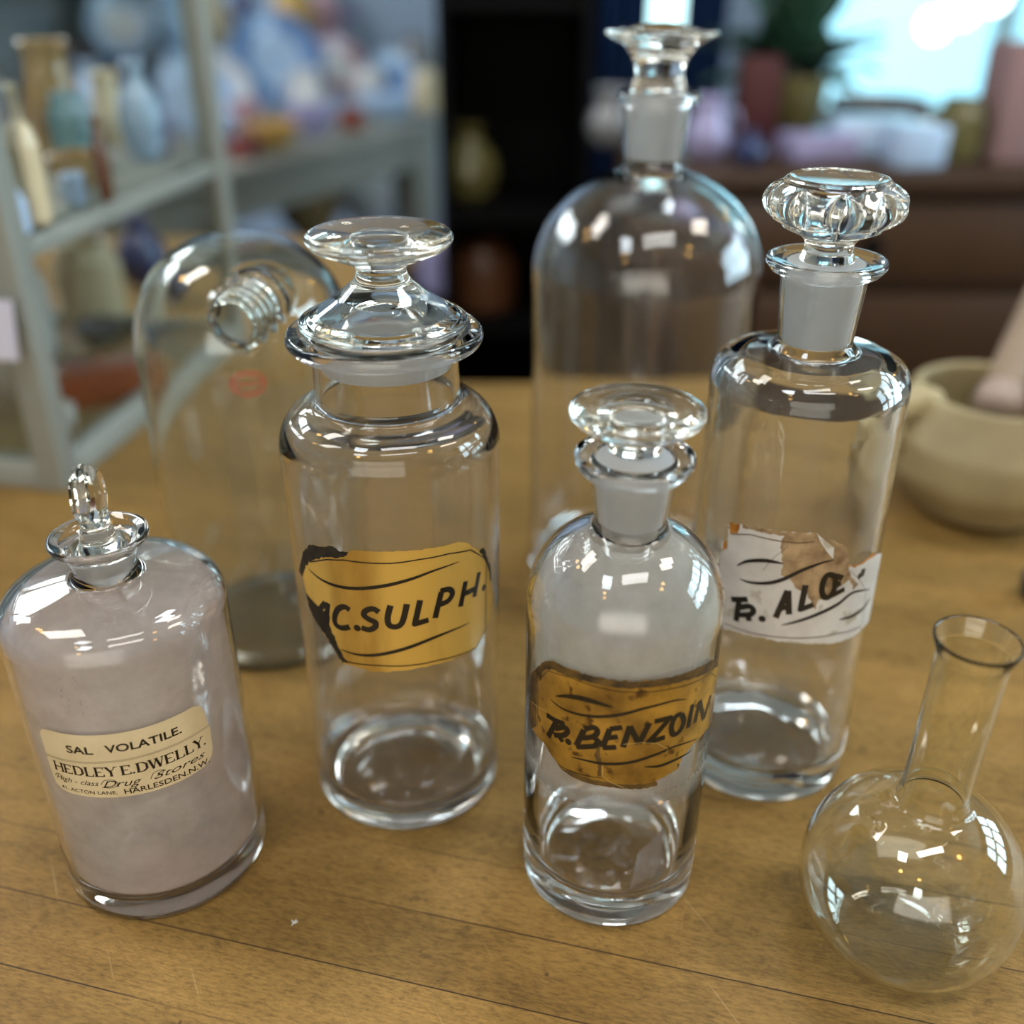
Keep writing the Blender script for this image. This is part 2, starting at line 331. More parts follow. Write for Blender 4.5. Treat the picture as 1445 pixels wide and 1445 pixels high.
    for ang, thr in ((62, 0.715), (-35, 0.73)):
        mr_ = N(nt, 'ShaderNodeMapping'); mr_.inputs['Rotation'].default_value = (0, 0, R(ang)); L(nt, tc.outputs['Object'], mr_.inputs[0])
        sc_ = noise(mr_.outputs[0], 14, 520, 2, 0.4)
        rr = N(nt, 'ShaderNodeMapRange'); rr.inputs[1].default_value = thr; rr.inputs[2].default_value = thr + 0.05; rr.inputs[4].default_value = 0.30; L(nt, sc_, rr.inputs[0])
        mm = N(nt, 'ShaderNodeMix', data_type='RGBA'); mm.inputs[7].default_value = c4((0.62, 0.44, 0.22)); L(nt, rr.outputs[0], mm.inputs[0]); L(nt, prev, mm.inputs[6]); prev = mm.outputs[2]
    p = N(nt, 'ShaderNodeBsdfPrincipled'); p.inputs['Roughness'].default_value = 0.5; p.inputs['Specular IOR Level'].default_value = 0.22
    L(nt, prev, p.inputs['Base Color'])
    bp = N(nt, 'ShaderNodeBump'); bp.inputs['Strength'].default_value = 0.25; bp.inputs['Distance'].default_value = 0.0006
    L(nt, g2, bp.inputs['Height']); L(nt, bp.outputs[0], p.inputs['Normal'])
    out(nt, p.outputs[0])
    return mt
M_wood = wood_table_mat('honey_wood_staves')
t = thing('worktable', 'honey coloured wooden table top that all the glass bottles stand on', 'table', (0, 0, 0))
box('table_top', (-1.3, 1.3, -0.25, 0.955, -0.045, 0), M_wood, t, bevel=0.003)
for x in (-1.22, 1.22):
    for y in (-0.17, 0.875): box('leg', (x - 0.04, x + 0.04, y - 0.04, y + 0.04, FLOOR, -0.045), M_wood, t, bevel=0.004)
# scored mark and white fleck lying in the wood surface
M_pale = plain('scraped_wood', srgb(205, 170, 115), 0.7)
t2 = thing('side_table', 'second wooden table butted behind the worktable under the glass case', 'table', (0, 0, 0))
box('table_top', (-1.5, -0.19, 0.958, 1.55, -0.045, 0), M_wood, t2, bevel=0.003)
for x, y in ((-1.42, 1.05), (-1.42, 1.47), (-0.26, 1.05), (-0.26, 1.47)): box('leg', (x - 0.035, x + 0.035, y - 0.035, y + 0.035, FLOOR, -0.045), M_wood, t2, bevel=0.004)

# ------------------------------------------------------------------ rays through the photograph: where things behind stand
def pray(px, py): return _f + _r2 * ((px - 722.5) / F) - _u2 * ((py - 722.5) / F)
def on_z(px, py, z=0.0):
    d = pray(px, py); t_ = (z - H) / d.z; return Vector((0, 0, H)) + d * t_
def on_y(px, py, Y):
    d = pray(px, py); return Vector((0, 0, H)) + d * (Y / d.y)
def size_at(P, px):                                # metres spanned by px pixels at point P
    return px / F * (Vector(P) - Vector((0, 0, H))).dot(_f)

# ------------------------------------------------------------------ crockery builders
def ceramic(n, c, rough=0.25, mot=0.08): return plain(n, srgb(*c), rough, mottle=mot, scale=30, coat=0.3)
CER = dict(white=(225, 225, 225), cream=(215, 200, 165), blue=(110, 145, 195), paleblue=(180, 205, 235), teal=(110, 150, 158), tan=(170, 140, 95),
           brown=(95, 60, 38), rust=(150, 60, 35), red=(150, 85, 80), pink=(190, 150, 162), ochre=(200, 160, 90), navy=(35, 50, 95), grey=(120, 122, 125),
           olive=(96, 90, 52), green=(40, 80, 55), black=(22, 22, 24), lilac=(165, 160, 200))
def cm(k): return ceramic('glaze_' + k, CER[k])
def shell(outer, th):
    """closed wall profile from an outer (r,z) profile that starts on the axis"""
    inner = [(max(r - th, 0), max(z, th * 1.2) if i == 0 or r < 1e-6 else max(z, th * 1.2)) for i, (r, z) in enumerate(outer)]
    return outer + [(outer[-1][0] - th * 0.5, outer[-1][1] + th * 0.4)] + inner[::-1]
SH = {
 'vase': [(0, 0), (.30, 0), (.42, .12), (.5, .38), (.44, .62), (.24, .80), (.19, .88), (.27, 1.0)],
 'bottle': [(0, 0), (.42, 0), (.46, .05), (.46, .58), (.36, .70), (.15, .78), (.13, .95), (.18, .97), (.18, 1.0)],
 'bowl': [(0, 0), (.22, 0), (.22, .08), (.42, .32), (.5, .7), (.52, 1.0)],
 'cup': [(0, 0), (.36, 0), (.42, .1), (.46, .6), (.5, 1.0)],
 'jar': [(0, 0), (.44, 0), (.5, .08), (.5, .75), (.40, .88), (.38, 1.0)],
 'jug': [(0, 0), (.32, 0), (.46, .18), (.5, .42), (.36, .7), (.32, .85), (.38, 1.0)],
}
def vessel(kind, P, wd, ht, color, label, cat, group=None, name=None, th=0.003):
    mt = cm(color) if isinstance(color, str) else color
    pr = [(r * wd, z * ht) for r, z in SH[kind]]
    pr = [pr[0]] + fillet([(a[0], a[1], wd * 0.08) for a in pr], 3)[1:]
    o = lathe(name or {'jug': 'pottery_jug', 'vase': 'pottery_vase', 'bottle': 'stoneware_bottle', 'bowl': 'pottery_bowl', 'cup': 'teacup', 'jar': 'storage_jar'}[kind], shell(pr, th), mt, segs=36, loc=P)
    tag(o, label, cat, group)
    if kind in ('jug', 'cup'):
        a = wd * 0.46; z0, z1 = ht * 0.28, ht * 0.8
        pts = [(a * 0.9, 0, z1), (a + wd * .22, 0, z1 - ht * .03), (a + wd * .33, 0, (z0 + z1) / 2), (a + wd * .18, 0, z0 + ht * .03), (a * 0.95, 0, z0)]
        tube('handle', pts, wd * 0.045, mt, o, seg=8); o.rotation_euler.z = rng.uniform(-2.5, 0.8)
    return o
def plate(P, dia, color, rim, label, lean=68, yaw=0, group=None):
    """a plate propped up on its edge"""
    r = dia / 2
    pr = [(0, 0), (r * .55, 0), (r * .6, r * .05), (r * .97, r * .14), (r, r * .17), (r * .97, r * .19), (r * .6, r * .10), (r * .5, r * .05), (0, r * .05)]
    o = lathe('plate', pr, [cm(color), cm(rim)], segs=40)
    for p in o.data.polygons:
        if (p.center.x ** 2 + p.center.y ** 2) ** .5 > r * .7: p.material_index = 1
    o.rotation_euler = (R(lean), 0, yaw); o.location = Vector(P) + Vector((0, 0, r * math.sin(R(lean)) ))
    return tag(o, label, 'plate', group)
def carton(P, sx, sy, sz, mat_, label, cat='box', yaw=0.0, name='cardboard_box', group=None):
    m_ = cm(mat_) if isinstance(mat_, str) else mat_
    o = box(name, (-sx / 2, sx / 2, -sy / 2, sy / 2, 0, sz), m_, bevel=min(sx, sy, sz) * 0.06); o.location = P; o.rotation_euler.z = yaw
    lid = box('lid', (-sx * .51, sx * .51, -sy * .51, sy * .51, sz * .82, sz * 1.015), m_, o, bevel=min(sx, sy, sz) * .03) if name == 'cardboard_box' else None
    return tag(o, label, cat, group)

# ------------------------------------------------------------------ glass display case
M_metal = plain('grey_green_painted_metal', srgb(146, 150, 143), 0.45, mottle=0.1, scale=40)
M_post = plain('worn_brown_wood', srgb(120, 95, 60), 0.6, mottle=0.2, scale=60)
M_pane = glass_mat('case_glass', (0.96, 0.985, 0.975), ior=1.45)
CA = Vector((-0.359, 0.725, 0)); CDIR = Vector((0.056, 0.347, 0)).normalized(); CPER = Vector((-CDIR.y, CDIR.x, 0)); CL = 0.352; CW = 0.62; CHT = 0.60
case = thing('display_case', 'glass display case with grey metal frame standing left of the bottles', 'display case', CA, (0, 0, math.atan2(CDIR.y, CDIR.x)))
b_ = 0.011
def rail(name, x0, x1, y0, y1, z0, z1, m_): return box(name, (x0, x1, y0, y1, z0, z1), m_, case, bevel=0.0 if name == 'glass_pane' else 0.0015)
for x in (0, CL):
    for y in (0, CW): rail('corner_post', x - b_, x + b_, y - b_, y + b_, 0, CHT, M_metal)
for z in (0.0, CHT - 0.022):
    for y in (0, CW): rail('rail', b_, CL - b_, y - b_ * .9, y + b_ * .9, z, z + 0.022, M_metal)
    for x in (0, CL): rail('rail', x - b_ * .9, x + b_ * .9, b_, CW - b_, z, z + 0.022, M_metal)
for y in (0,): rail('shelf_rail', b_, CL - b_, y - 0.006, y + 0.006, 0.176, 0.190, M_metal)
for x in (0, CL): rail('shelf_rail', x - 0.006, x + 0.006, b_, CW - b_, 0.176, 0.190, M_metal)
rail('shelf', 0.008, CL - 0.008, 0.008, CW - 0.008, 0.1895, 0.1945, plain('white_shelf_board', srgb(160, 160, 150), .5))
rail('base_board', 0.01, CL - 0.01, 0.01, CW - 0.01, 0.002, 0.010, plain('case_base_board', srgb(150, 130, 95), .6, mottle=.15))
rail('glass_pane', b_, CL - b_, -0.0015, 0.0015, 0.022, CHT - 0.022, M_pane)
rail('glass_pane', -0.0015, 0.0015, b_, CW - b_, 0.022, CHT - 0.022, M_pane)
# price card hanging on the near post
card = box('price_card', (-0.012, 0.012, -0.0008, 0.0008, -0.022, 0.022), plain('white_card', srgb(205, 205, 225), .7)); pc = on_y(-4, 466, 0.70); card.location = pc
card.rotation_euler = (0, R(6), R(10)); tag(card, 'blank pale card hanging at the near corner of the glass case', 'card')
def in_case(px, py, z=0.1945): return on_z(px, py, z)
def V(kind, px, pyb, wpx, hpx, color, label, cat, z=0.1945, **k):
    P = on_z(px, pyb, z); s = size_at(P, 1)
    return vessel(kind, P, s * wpx, s * hpx * 1.06, color, label, cat, **k)
V('bottle', 52, 315, 52, 170, 'cream', 'tall cream bottle on the upper shelf of the glass case', 'bottle')
V('jug', 90, 232, 88, 150, 'tan', 'large tan jug at the back of the case shelf', 'jug')
V('jar', 112, 240, 62, 95, 'teal', 'teal jar beside the tan jug on the case shelf', 'jar')
V('bowl', 110, 272, 70, 50, 'tan', 'small tan bowl in front of the teal jar in the case', 'bowl')
V('vase', 152, 285, 24, 105, 'brown', 'slim dark brown vase on the shelf near the far post', 'vase')
V('cup', 106, 290, 34, 40, 'paleblue', 'pale blue cup on the case shelf between bowl and brown vase', 'cup')
V('jug', 160, 205, 50, 90, 'cream', 'cream jug standing behind the brown vase in the case', 'jug')
V('vase', 205, 225, 60, 120, 'paleblue', 'pale blue vase by the far post of the case', 'vase')
V('jar', 20, 330, 50, 55, 'paleblue', 'pale blue lidless jar at the left edge of the case shelf', 'jar')
V('vase', 8, 235, 60, 160, 'grey', 'grey vase at the left end of the case shelf', 'vase')
V('jar', 48, 500, 66, 120, 'white', 'white jar on the floor of the glass case behind the card', 'jar', z=0.010)
V('jar', 135, 455, 90, 105, 'cream', 'wide cream jar standing on the case floor', 'jar', z=0.010)
V('vase', 205, 400, 70, 85, 'navy', 'dark navy vase deep inside the case under the shelf', 'vase', z=0.010)
V('cup', 62, 568, 36, 38, 'paleblue', 'pale blue cup on the case floor near the front post', 'cup', z=0.010)
V('cup', 92, 605, 34, 34, 'white', 'white cup on the case floor in front of the rust box', 'cup', z=0.010)
P = on_z(130, 560, 0.010); carton(P, .085, .06, .03, 'rust', 'flat rust brown box lying on the case floor', yaw=.5)
V('bowl', 140, 480, 62, 24, 'grey', 'grey bowl on the case floor in front of the cream jar', 'bowl', z=0.010)

# ------------------------------------------------------------------ far grey table with crockery
TZ = -0.06
A_ = on_z(330, 240, TZ); B_ = on_z(620, 170, TZ); A_.z = B_.z = 0
td = (B_ - A_).normalized(); tp = Vector((-td.y, td.x, 0)); tl = (B_ - A_).length + 0.5
O_ = B_ - td * tl
gt_ = thing('trestle_table', 'long grey painted table behind the case crowded with crockery', 'table', (O_.x, O_.y, FLOOR), (0, 0, math.atan2(td.y, td.x)))
M_grey = plain('grey_table_paint', srgb(150, 150, 140), 0.7, mottle=0.12, scale=8)
TH_ = TZ - FLOOR
box('table_top', (0, tl, 0, 1.1, TH_ - 0.03, TH_), M_grey, gt_, bevel=.004)
box('apron', (0.02, tl - 0.02, 0.015, 0.04, TH_ - 0.12, TH_ - 0.03), M_grey, gt_)
for x in (0.06, tl - 0.06):
    for y in (0.06, 1.04): box('leg', (x - .05, x + .05, y - .05, y + .05, 0, TH_ - 0.03), M_grey, gt_, bevel=.005)
box('lower_shelf', (0.12, tl - 0.12, 0.1, 1.0, 0.42, 0.45), plain('dark_shelf', srgb(40, 36, 34), .7), gt_)
def G(kind, px, pyb, wpx, hpx, color, label, cat, **k): return V(kind, px, pyb, wpx, hpx, color, label, cat, z=TZ, **k)
def GP(px, pyb, d, c, rim, label, yaw=0.3, lean=68):
    P = on_z(px, pyb, TZ); plate(P, size_at(P, d), c, rim, label, lean, yaw)
# dresser with shelves standing behind the grey table
DB = O_ + tp * 1.16
dre = thing('dresser', 'pale grey dresser with open shelves of crockery behind the grey table', 'dresser', (DB.x, DB.y, FLOOR), (0, 0, math.atan2(td.y, td.x)))
M_dres = plain('dresser_paint', srgb(150, 160, 168), 0.7, mottle=0.1, scale=6)
DSH = [0.06, 0.30, 0.56]
box('back_panel', (-1.3, tl + .1, .30, .32, 0, 1.9), M_dres, dre)
for x in (-1.3, tl + .08): box('side_panel', (x, x + .02, 0, .30, 0, 1.9), M_dres, dre)
for z in DSH + [0.98]: box('shelf', (-1.28, tl + .08, 0.01, .30, z - FLOOR - .018, z - FLOOR), M_dres, dre)
def on_row(px, z, off):
    lo, hi = -2.0, 4.0; base_ = O_ + tp * off
    for _ in range(50):
        mid = (lo + hi) / 2; P = base_ + td * mid + Vector((0, 0, z)); D = P - Vector((0, 0, H))
        q = 722.5 + F * D.dot(_r2) / D.dot(_f)
        if q < px: lo = mid
        else: hi = mid
    return P
def D(kind, px, row, wpx, hpx, color, label, cat, **k):
    P = on_row(px, DSH[row], 1.32); s = size_at(P, 1); return vessel(kind, P, s * wpx, s * hpx, color, label, cat, **k)
def DP(px, row, d, c, rim, label):
    P = on_row(px, DSH[row], 1.24); return plate(P, size_at(P, d), c, rim, label, 72, math.atan2(td.y, td.x) * .5)
def T(kind, px, off, wpx, hpx, color, label, cat, **k):
    P = on_row(px, TZ, off); s = size_at(P, 1); return vessel(kind, P, s * wpx, s * hpx, color, label, cat, **k)
def TP(px, off, d, c, rim, label):
    P = on_row(px, TZ, off); return plate(P, size_at(P, d), c, rim, label, 66, math.atan2(td.y, td.x) * .5)
TP(312, .55, 92, 'paleblue', 'white', 'pale blue plate propped beside the far case post')
TP(395, .62, 130, 'paleblue', 'blue', 'large pale blue plate with blue rim at the middle of the far table')
TP(478, .60, 84, 'white', 'pink', 'white plate with pink rim on the far table')
TP(556, .30, 76, 'blue', 'paleblue', 'bright blue plate propped near the right end of the far table')
T('bowl', 306, .16, 66, 52, 'paleblue', 'pale blue bowl in front of the plates on the far table', 'bowl')
T('cup', 344, .08, 50, 30, 'red', 'low red cup near the front edge of the far table', 'cup')
T('bowl', 384, .10, 76, 36, 'ochre', 'ochre bowl near the front edge of the far table', 'bowl')
T('bowl', 440, .14, 66, 40, 'lilac', 'lilac bowl at the centre of the far table edge', 'bowl')
T('cup', 498, .12, 34, 26, 'rust', 'rust red cup near the right end of the far table', 'cup')
T('bowl', 545, .14, 70, 34, 'paleblue', 'pale blue bowl at the right end of the far table', 'bowl')
T('cup', 350, .32, 44, 44, 'pink', 'pink cup behind the low red cup on the far table', 'cup')
T('jar', 524, .36, 46, 50, 'white', 'white jar beside the bright blue plate on the far table', 'jar')
T('jug', 436, .38, 56, 62, 'white', 'white jug in front of the large blue rimmed plate', 'jug')
T('jar', 601, .12, 40, 56, 'cream', 'cream jar at the far right corner of the far table', 'jar')
T('jar', 262, .5, 60, 90, 'paleblue', 'pale blue jar seen behind the far case post', 'jar')
T('bowl', 214, .25, 70, 60, 'lilac', 'lilac bowl seen through the glass case', 'bowl')
T('jug', 190, .7, 70, 90, 'navy', 'navy jug seen through the glass case', 'jug')
T('vase', 140, .6, 60, 100, 'paleblue', 'pale blue vase seen through the glass case', 'vase')
D('jug', 300, 0, 66, 80, 'cream', 'cream jug at the left of the lowest dresser shelf', 'jug')
D('vase', 350, 0, 50, 78, 'navy', 'small navy vase on the lowest dresser shelf', 'vase')
D('vase', 418, 0, 64, 84, 'ochre', 'golden yellow vase on the lowest dresser shelf', 'vase')
D('jug', 500, 0, 62, 74, 'lilac', 'lilac jug on the lowest dresser shelf', 'jug')
D('vase', 462, 0, 44, 80, 'pink', 'pink vase between the yellow vase and lilac jug on the dresser', 'vase')
T('jar', 590, .30, 56, 84, 'grey', 'grey jar behind the cream jar at the end of the far table', 'jar')
DP(245, 0, 80, 'paleblue', 'blue', 'pale blue plate with blue rim on the dresser behind the case post')
DP(175, 0, 90, 'white', 'paleblue', 'white plate with pale blue rim on the dresser seen through the case')
z_ls = FLOOR + 0.45
for px, py, w_, h_, c_, l_ in ((518, 318, 115, 90, 'white', 'big white bowl on the lower shelf of the far table'), (440, 345, 90, 80, 'tan', 'tan basin on the lower shelf of the far table')):
    P = on_row(px, z_ls, .45); s = size_at(P, 1); vessel('bowl', P, s * w_, s * h_, c_, l_, 'bowl')

# ------------------------------------------------------------------ black cabinet, navy curtain, brown chest
M_black = plain('black_paint', srgb(8, 8, 9), 0.7, spec=0.1)
p0 = on_y(628, 500, 1.75); p1 = on_y(742, 500, 1.75)
cab = thing('black_cabinet', 'tall black open shelf unit behind the far edge of the worktable', 'cabinet', (p0.x, 1.75, FLOOR))
cw = p1.x - p0.x + 0.10
box('back_panel', (0, cw, 0.28, 0.30, 0, 2.3), M_black, cab)
for x in (0, cw - 0.015): box('side_panel', (x, x + 0.015, 0, 0.28, 0, 2.3), M_black, cab)
shz = [0.02, 0.38, 0.68, 0.875, 1.20, 1.60, 2.28]
for z in shz: box('shelf', (0.015, cw - 0.015, 0.005, 0.28, z, z + 0.015), M_black, cab)
def C(kind, px, si, wpx, hpx, color, label, cat):
    d = 1.87; z = FLOOR + shz[si] + 0.015; x = on_y(px, 400, d).x; s = size_at((x, d, z), 1)
    vessel(kind, (x, d, z), s * wpx, s * hpx, color, label, cat)
# items on cabinet shelves
C('vase', 665, 3, 84, 100, 'olive', 'dim olive vase inside the black shelf unit', 'vase')
C('jar', 682, 2, 96, 88, 'brown', 'dark brown round jar inside the black shelf unit', 'jar')
C('bowl', 676, 1, 80, 60, 'brown', 'brown bowl on the lowest visible shelf of the black unit', 'bowl')
# pieces in front of the cabinet, beyond the table edge, on a low stool
st = thing('plant_stool', 'low dark stool between the far table and black shelf unit', 'stool', (-0.19, 2.36, FLOOR))
box('seat', (-0.14, 0.14, -0.13, 0.13, 0.56, 0.585), M_black, st, bevel=.003)
for x in (-.11, .11):
    for y in (-.10, .10): box('leg', (x - .015, x + .015, y - .015, y + .015, 0, 0.56), M_black, st)
P = Vector((-0.155, 2.34, FLOOR + 0.585)); vessel('jar', P, .12, .15, 'lilac', 'blue grey jar on the dark stool behind the lidded bottle', 'jar')
P = Vector((-0.27, 2.38, FLOOR + 0.585)); vessel('bowl', P, .09, .07, 'tan', 'tan bowl beside the blue grey jar on the dark stool', 'bowl')
# navy curtain
bm = bmesh.new(); x0 = on_y(740, 200, 2.25).x; x1 = on_y(1010, 200, 2.25).x; n_ = 90
top, bot = [], []
for side, dy in ((0, 0), (1, 0.012)):
    row = []
    for k in range(n_ + 1):
        x = x0 + (x1 - x0) * k / n_; y = 2.25 + 0.025 * math.sin(k * 0.62) + 0.012 * math.sin(k * 1.7) + dy
        row.append((bm.verts.new((x, y, FLOOR + 0.02)), bm.verts.new((x, y, 1.7))))
    for a, b in zip(row, row[1:]): bm.faces.new((a[0], b[0], b[1], a[1]) if side == 0 else (a[0], a[1], b[1], b[0]))
M_navy = plain('navy_cloth', srgb(26, 48, 84), 0.85, spec=0.15, mottle=0.3, scale=5)
cu = from_bm('curtain', bm, M_navy, angle=80); tag(cu, 'dark navy curtain hanging behind the tallest bottle', 'curtain')
rod = tube('curtain_rod', [(x0 - .05, 2.256, 1.71), (x1 + .05, 2.256, 1.71)], 0.012, M_black, None); tag(rod, 'black rod carrying the navy curtain', 'curtain rod')
# brown chest of drawers
M_chest = plain('dark_brown_wood', srgb(62, 42, 28), 0.45, mottle=0.25, scale=9)
M_chest2 = plain('dark_brown_drawer', srgb(72, 48, 30), 0.4, mottle=0.2, scale=12)
CY = 1.5; cz = on_y(1200, 240, CY).z; x0 = on_y(838, 300, CY).x + .06
ch = thing('chest_of_drawers', 'dark brown wooden chest of drawers under the bright window', 'chest of drawers', (x0, CY, FLOOR))
chh = cz - FLOOR; cwid = 1.35
box('carcass', (0.01, cwid - .01, 0.02, 0.5, 0.06, chh - 0.03), M_chest, ch)
box('top_board', (-0.01, cwid + .01, -0.015, 0.52, chh - 0.03, chh), M_chest, ch, bevel=.004)
box('plinth', (0.0, cwid, 0.0, 0.5, 0, 0.06), M_chest, ch, bevel=.003)
zt = chh - 0.045
for i, hh in enumerate((0.115, 0.15, 0.18, 0.2)):
    for j in range(2):
        xa = 0.025 + j * (cwid / 2 - 0.01)
        dr = box('drawer', (xa, xa + cwid / 2 - 0.045, 0.0, 0.022, zt - hh, zt), M_chest2, ch, bevel=.004)
        kb = lathe('knob', fillet([(0, 0), (.008, 0), (.006, .012), (.016, .018, .004), (.012, .028, .004), (0, .030)]), M_black, dr, segs=20)
        kb.rotation_euler = (R(90), 0, 0); kb.location = (xa + cwid / 4 - .02, 0.0, zt - hh / 2)
    zt -= hh + 0.02
def K(px, pyb):
    P = on_z(px, pyb, cz)
    if P.y > 1.90: P = on_y(px, pyb, 1.90); P.z = cz
    return P
def KV(kind, px, pyb, wpx, hpx, color, label, cat, **k):
    P = K(px, pyb); s = size_at(P, 1); return vessel(kind, P, s * wpx, s * hpx, color, label, cat, **k)
KV('jug', 862, 205, 70, 75, 'grey', 'grey jug behind the neck of the tallest bottle', 'jug')
KV('jug', 995, 222, 60, 78, 'lilac', 'pale lilac jug right of the tallest bottle neck', 'jug')
KV('vase', 1057, 232, 46, 44, 'navy', 'small round blue pot at the front edge of the chest', 'pot', name='glazed_pot')
P = K(1060, 205); carton(P, .06, .06, .13, plain('dark_red_card', srgb(72, 22, 22), .6), 'tall dark red box on the chest under the green plant', name='gift_box')
P = K(1112, 200); vessel('bowl', P, .10, .10, 'olive', 'olive and cream bowl in front of the dark red box', 'bowl')
P = K(1105, 150); vessel('jar', P, .07, .11, 'tan', 'tan jar at the back of the chest by the red box', 'jar')
P = K(1150, 222); carton(P, .10, .07, .035, 'lilac', 'flat lilac box on the front of the chest', yaw=.2, name='gift_box')
P = K(1225, 215); carton(P, .12, .08, .05, 'paleblue', 'pale blue box on the chest below the window', yaw=-.1, name='gift_box')
P = K(1285, 232); carton(P, .07, .06, .055, 'paleblue', 'small pale blue carton beside the cut glass stopper', yaw=.2, name='gift_box')
P = K(1345, 225); vessel('jar', P, .075, .085, 'olive', 'olive grey jar on the chest below the window', 'jar')
P = K(1425, 225); carton(P, .10, .08, .16, plain('dusty_rose_card', srgb(150, 120, 120), .7), 'dusty rose box at the right of the chest', yaw=.1, name='gift_box')
P = K(1440, 150); carton(P, .12, .08, .13, plain('brick_red_card', srgb(150, 75, 65), .7), 'brick red box behind the dusty rose box', name='gift_box')
P = K(1240, 150); vessel('bowl', P, .16, .05, 'grey', 'wide grey bowl at the back of the chest below the window', 'bowl')
# potted plant
P = K(1120, 110); pl = thing('potted_plant', 'dark green leafy plant on the back of the chest', 'plant', P)
lathe('pot', [(0, 0), (.045, 0), (.055, .07), (.060, .08), (.055, .08), (.048, .01), (0, .01)], cm('brown'), pl, segs=32)
M_leaf = plain('dark_leaf', srgb(28, 62, 42), 0.5, mottle=0.3, scale=20); bm = bmesh.new(); rl = random.Random(3)
for k in range(46):
    a = rl.uniform(0, 6.28); e = rl.uniform(.3, 1.3); ln = rl.uniform(.10, .20); wd = ln * .22
    d = Vector((math.cos(a) * math.cos(e), math.sin(a) * math.cos(e), math.sin(e))); sd = d.cross(Vector((0, 0, 1))).normalized()
    b0 = Vector((0, 0, .07)) + d * rl.uniform(0, .08)
    vs = []
    for q in range(6):
        f_ = q / 5; c_ = b0 + d * ln * f_ + Vector((0, 0, -.05 * f_ * f_)); ww = wd * math.sin(math.pi * min(.98, f_ * .9 + .06))
        vs.append((bm.verts.new(c_ + sd * ww), bm.verts.new(c_ + Vector((0, 0, -.004))), bm.verts.new(c_ - sd * ww)))
    for a_, b2 in zip(vs, vs[1:]):
        bm.faces.new((a_[0], a_[1], b2[1], b2[0])); bm.faces.new((a_[1], a_[2], b2[2], b2[1]))
lf = from_bm('foliage', bm, M_leaf, pl, angle=180)
sm_ = lf.modifiers.new('s', 'SOLIDIFY'); sm_.thickness = 0.0012
# pale coat stand post
P = on_z(1085, 60, FLOOR)
ps = thing('coat_stand', 'pale wooden coat stand beyond the chest', 'coat stand', (on_y(1085, 40, 2.75).x, 2.75, FLOOR))
tube('pole', [(0, 0, 0.02), (0, 0, 1.9)], 0.02, cm('tan'), ps, seg=16)
lathe('base', [(0, 0), (.16, 0), (.16, .02), (.03, .04), (0, .04)], cm('tan'), ps)

# ------------------------------------------------------------------ lamps
M_warm = plain('warm_bulb_glass', (1, .8, .5), 0.3, emit=(1.0, 0.60, 0.18), strength=16)
M_brass = plain('aged_brass', srgb(150, 115, 60), 0.35, metal=1.0)
def pendant(x, y, z, label):
    t_ = thing('pendant_lamp', label, 'lamp', (x, y, z))
    tube('cord', [(0, 0, .07), (0, 0, 1.9 - z)], 0.003, M_black, t_)
    lathe('lamp_shade', [(.025, .07), (.03, .06), (.12, -.02), (.122, -.02), (.032, .062), (.025, .075)], M_brass, t_, segs=40, closed=True)
    lathe('bulb', arc(0, 0, .060, .060, -90, 90, 14), M_warm, t_, segs=24)
pendant(-1.15, 0.75, 1.25, 'brass pendant lamp with warm bulb hanging above the glass case')
pendant(0.95, -0.25, 1.30, 'brass pendant lamp with warm bulb hanging over the near side of the worktable')
pendant(-0.75, -0.7, 1.35, 'brass pendant lamp with warm bulb hanging over the aisle before the worktable')
pendant(1.6, 1.9, 1.30, 'brass pendant lamp with warm bulb hanging before the shopfront')
# small lit lantern behind the tall stopper, and white lights in the window
P = on_y(941, 14, 2.05)
ln = thing('wall_lantern', 'small bright lantern glowing behind the tallest stopper', 'lantern', (P.x, P.y, P.z))
box('glass_panel', (-.027, .027, -.027, .027, -.06, .06), plain('lantern_glow', (.8, .95, 1), .4, emit=(.55, .95, 1.0), strength=2.2), ln)
for z in (-.066, .06): box('cap', (-.033, .033, -.033, .033, z, z + .006), M_frame, ln)
tube('cord', [(0, 0, .066), (0, 0, 1.9 - P.z)], .002, M_black, ln)
for px, py, r_, l_ in ((1318, 36, .050, 'white globe lamp hanging lower left in the back window'), (1358, 14, .052, 'white globe lamp hanging in the middle of the back window'), (1402, -6, .055, 'white globe lamp hanging at the top right of the back window')):
    P = on_y(px, py, 4.6); g = lathe('globe_lamp', arc(0, 0, r_, r_, -90, 90, 16), M_skyhot, segs=32, loc=P); tag(g, l_, 'lamp', None)
    tube('cord', [(0, 0, r_), (0, 0, 1.9 - P.z)], .003, M_black, g)
